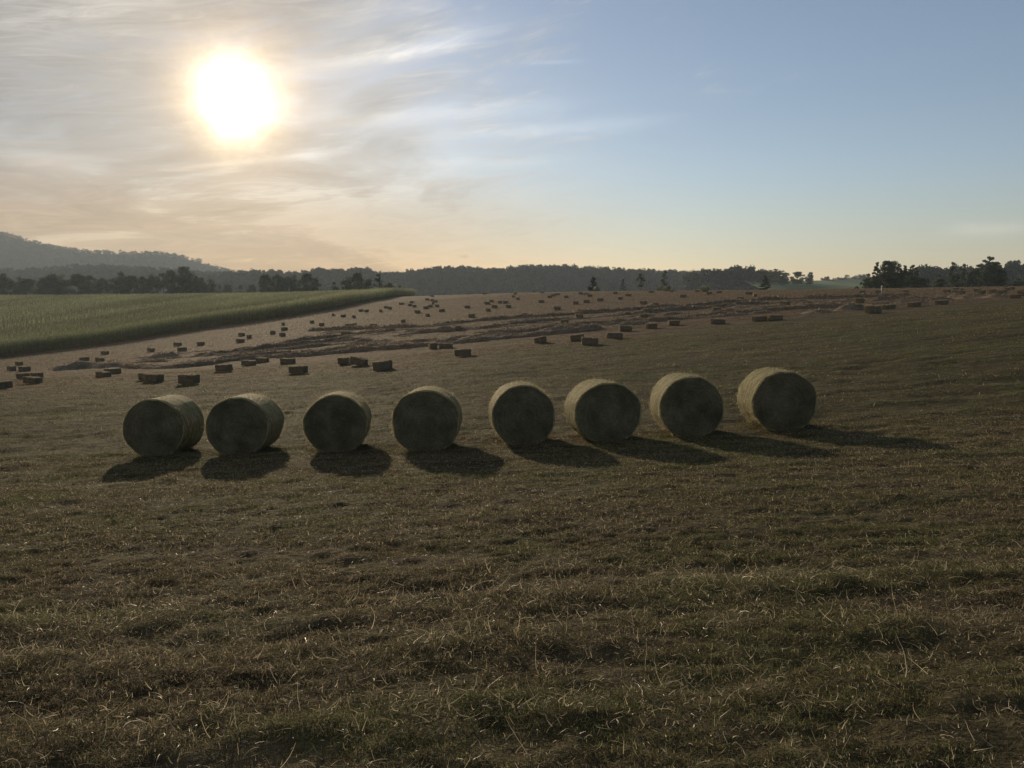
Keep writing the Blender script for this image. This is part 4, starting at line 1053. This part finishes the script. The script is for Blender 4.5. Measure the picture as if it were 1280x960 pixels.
# high thin cirrus on a plane overhead: long streaks
azr = math_n(nt, 'ARCTAN2', sep.outputs[0], sep.outputs[1])     # radians from +Y
azd = math_n(nt, 'MULTIPLY', azr, 180 / PI)
elv = math_n(nt, 'MULTIPLY', math_n(nt, 'ARCSINE', sep.outputs[2]), 180 / PI)
# streaks lie level near the horizon and climb to the right higher up
fan_ = math_n(nt, 'SUBTRACT', elv, math_n(nt, 'MULTIPLY', math_n(nt, 'MULTIPLY', azd, elv), 0.0125))
def cvec(sx, sy):
    c = N(nt, 'ShaderNodeCombineXYZ'); nt.links.new(math_n(nt, 'MULTIPLY', azd, sx), c.inputs[0]); nt.links.new(math_n(nt, 'MULTIPLY', fan_, sy), c.inputs[1]); return c.outputs[0]
c1 = noise(nt, cvec(1 / 11.0, 1 / 3.6), 1.0, 12, 0.55, 0.7)
c2 = noise(nt, cvec(1 / 5.0, 1 / 0.85), 1.0, 12, 0.66, 1.0)
cl = math_n(nt, 'ADD', math_n(nt, 'MULTIPLY', c1, 0.62), math_n(nt, 'MULTIPLY', c2, 0.38))
# the sheet thins out to the right (east) and overhead
cov = N(nt, 'ShaderNodeMapRange', interpolation_type='SMOOTHSTEP'); nt.links.new(math_n(nt, 'ADD', azr, math_n(nt, 'MULTIPLY', sep.outputs[2], 0.35)), cov.inputs[0])
cov.inputs[1].default_value = -0.42; cov.inputs[2].default_value = 0.55; cov.inputs[3].default_value = 0.17; cov.inputs[4].default_value = -0.26
clm = N(nt, 'ShaderNodeMapRange', interpolation_type='SMOOTHSTEP'); nt.links.new(math_n(nt, 'ADD', cl, cov.outputs[0]), clm.inputs[0])
clm.inputs[1].default_value = 0.36; clm.inputs[2].default_value = 0.70
lowb = N(nt, 'ShaderNodeMapRange', interpolation_type='SMOOTHSTEP'); nt.links.new(elv, lowb.inputs[0])   # a thicker band of haze cloud low under the sun
lowb.inputs[1].default_value = 12.0; lowb.inputs[2].default_value = 4.0; lowb.inputs[3].default_value = 0.0; lowb.inputs[4].default_value = 1.0
side = N(nt, 'ShaderNodeMapRange', interpolation_type='SMOOTHSTEP'); nt.links.new(azd, side.inputs[0])
side.inputs[1].default_value = 14.0; side.inputs[2].default_value = -12.0; side.inputs[3].default_value = 0.0; side.inputs[4].default_value = 0.75
cm = math_n(nt, 'MINIMUM', math_n(nt, 'MAXIMUM', math_n(nt, 'MULTIPLY', clm.outputs[0], 0.96), math_n(nt, 'MULTIPLY', lowb.outputs[0], side.outputs[0])), 0.96)
def expf(a, k): return math_n(nt, 'EXPONENT', math_n(nt, 'MULTIPLY', ang, -1.0 / k)) if True else None
def scaled(col, s):
    n = N(nt, 'ShaderNodeVectorMath', operation='SCALE')
    if isinstance(col, tuple): n.inputs[0].default_value = col
    else: nt.links.new(col, n.inputs[0])
    if isinstance(s, (int, float)): n.inputs['Scale'].default_value = s
    else: nt.links.new(s, n.inputs['Scale'])
    return n.outputs[0]
def addv(a, b):
    n = N(nt, 'ShaderNodeVectorMath', operation='ADD'); nt.links.new(a, n.inputs[0]); nt.links.new(b, n.inputs[1]); return n.outputs[0]
K = 1 / STRENGTH
hz_ = N(nt, 'ShaderNodeMapRange', interpolation_type='SMOOTHSTEP'); nt.links.new(elv, hz_.inputs[0]); hz_.inputs[1].default_value = 9.0; hz_.inputs[2].default_value = 0.0
skyc = mixc(nt, 1.0, addv(scaled(sky.outputs[0], 0.92), scaled((0.055 * K, 0.058 * K, 0.050 * K), 1.0)), mixc(nt, hz_.outputs[0], (1.04, 1.02, 1.10), (1.00, 0.86, 0.80)), 'MULTIPLY')
def stroke(az0, el0, az1, el1, wid, amp):
    """a single wisp of cirrus between two directions in the sky (degrees)"""
    ca, ce = (az0 + az1) / 2, (el0 + el1) / 2; L = math.hypot(az1 - az0, el1 - el0); t = math.atan2(el1 - el0, az1 - az0)
    da = math_n(nt, 'SUBTRACT', azd, ca); de = math_n(nt, 'SUBTRACT', elv, ce)
    wob = math_n(nt, 'MULTIPLY', math_n(nt, 'SUBTRACT', c1, 0.5), 3.0 * wid)
    al = math_n(nt, 'ADD', math_n(nt, 'MULTIPLY', da, math.cos(t)), math_n(nt, 'MULTIPLY', de, math.sin(t)))
    ac = math_n(nt, 'ADD', math_n(nt, 'ADD', math_n(nt, 'MULTIPLY', da, -math.sin(t)), math_n(nt, 'MULTIPLY', de, math.cos(t))), wob)
    q = math_n(nt, 'ADD', math_n(nt, 'POWER', math_n(nt, 'ABSOLUTE', math_n(nt, 'DIVIDE', al, L * 0.5)), 3.0), math_n(nt, 'POWER', math_n(nt, 'ABSOLUTE', math_n(nt, 'DIVIDE', ac, wid)), 2.0))
    g = math_n(nt, 'MULTIPLY', math_n(nt, 'EXPONENT', math_n(nt, 'MULTIPLY', q, -1.0)), amp)
    return math_n(nt, 'MULTIPLY', g, math_n(nt, 'MULTIPLY', c2, 1.7))
def pxdir(x, v):
    dd = np.array([(x - 640) / F, 1.0, -(v - 480) / F]); q = np.array([dd[0], dd[1] * cT + dd[2] * sT, -dd[1] * sT + dd[2] * cT]); q /= np.linalg.norm(q)
    return math.degrees(math.atan2(q[0], q[1])), math.degrees(math.asin(q[2]))
wisps = None
for (x0, y0, x1, y1, wid, amp) in ((330, 95, 600, 40, 0.75, 0.75), (440, 75, 590, 52, 0.45, 0.5), (400, 150, 700, 132, 0.6, 0.55), (560, 168, 810, 152, 0.45, 0.5), (180, 212, 420, 190, 0.22, 0.6), (420, 20, 560, 8, 0.5, 0.3),
                                   (655, 78, 730, 77, 0.15, 0.35), (500, 205, 700, 200, 0.35, 0.3), (-20, 40, 230, -20, 1.6, 0.5), (-20, 190, 120, 215, 0.8, 0.35), (1180, 290, 1290, 283, 0.4, 0.35)):
    a_, b_ = pxdir(x0, y0), pxdir(x1, y1)
    k_ = stroke(a_[0], a_[1], b_[0], b_[1], wid, amp)
    wisps = k_ if wisps is None else math_n(nt, 'ADD', wisps, k_)
low = N(nt, 'ShaderNodeMapRange', interpolation_type='SMOOTHSTEP'); nt.links.new(elv, low.inputs[0])
low.inputs[1].default_value = 11.0; low.inputs[2].default_value = 1.0; low.inputs[3].default_value = 0.0; low.inputs[4].default_value = 1.0
# sheet of thin cloud lit through by the sun: grey-cream above, peach where the light comes through more air
east = N(nt, 'ShaderNodeMapRange', interpolation_type='SMOOTHSTEP'); nt.links.new(azd, east.inputs[0])
east.inputs[1].default_value = -17.0; east.inputs[2].default_value = -2.0; east.inputs[3].default_value = 0.0; east.inputs[4].default_value = 1.0
ccol = mixc(nt, low.outputs[0], mixc(nt, east.outputs[0], (0.35, 0.345, 0.345), (0.52, 0.53, 0.54)), (0.43, 0.25, 0.10))
tex = N(nt, 'ShaderNodeMapRange'); nt.links.new(c2, tex.inputs[0]); tex.inputs[1].default_value = 0.3; tex.inputs[2].default_value = 0.7; tex.inputs[3].default_value = 0.70; tex.inputs[4].default_value = 1.28
cloud = addv(scaled(scaled(ccol, K), tex.outputs[0]), scaled((0.40 * K, 0.31 * K, 0.18 * K), expf(ang, 7.0)))
base = mixc(nt, cm, skyc, cloud)
base = addv(base, scaled((0.30 * K, 0.27 * K, 0.22 * K), wisps))
# uneven edge of the burning centre: cloud shreds drift across it; red reaches farther out than blue
ang2 = math_n(nt, 'MAXIMUM', math_n(nt, 'ADD', ang, math_n(nt, 'MULTIPLY', math_n(nt, 'SUBTRACT', noise(nt, Dv, 13.0, 5, 0.65), 0.5), 3.0)), 0.0)
def lobe(w, a): return math_n(nt, 'MULTIPLY', math_n(nt, 'EXPONENT', math_n(nt, 'MULTIPLY', math_n(nt, 'POWER', math_n(nt, 'DIVIDE', ang2, w), 1.5), -1.0)), a * K)
ac = N(nt, 'ShaderNodeCombineXYZ')
nt.links.new(lobe(1.98, 3.0), ac.inputs[0]); nt.links.new(lobe(1.78, 3.0), ac.inputs[1]); nt.links.new(lobe(1.50, 3.0), ac.inputs[2])
aure = addv(ac.outputs[0], scaled((0.24 * K, 0.16 * K, 0.06 * K), expf(ang, 3.8)))
full = addv(base, aure)
nt.links.new(full, bg.inputs['Color'])

# ------------------------------------------------------------------ render settings
for o in COL.objects:
    if 'label' in o and len(o['label'].split()) > 16: print('LONG', len(o['label'].split()), o['label'])
vs = sc.view_settings
sc.display_settings.display_device = 'sRGB'
vs.view_transform = 'Standard'; vs.look = 'None'; vs.exposure = 0.0; vs.gamma = 1.0; vs.use_curve_mapping = False
sc.render.engine = 'CYCLES'
cy = sc.cycles
cy.use_denoising = True
try: cy.denoiser = 'OPENIMAGEDENOISE'; cy.denoising_input_passes = 'RGB_ALBEDO_NORMAL'
except Exception: pass
cy.max_bounces = 5; cy.diffuse_bounces = 2; cy.glossy_bounces = 1; cy.transmission_bounces = 3; cy.volume_bounces = 0; cy.transparent_max_bounces = 4
cy.sample_clamp_indirect = 4.0
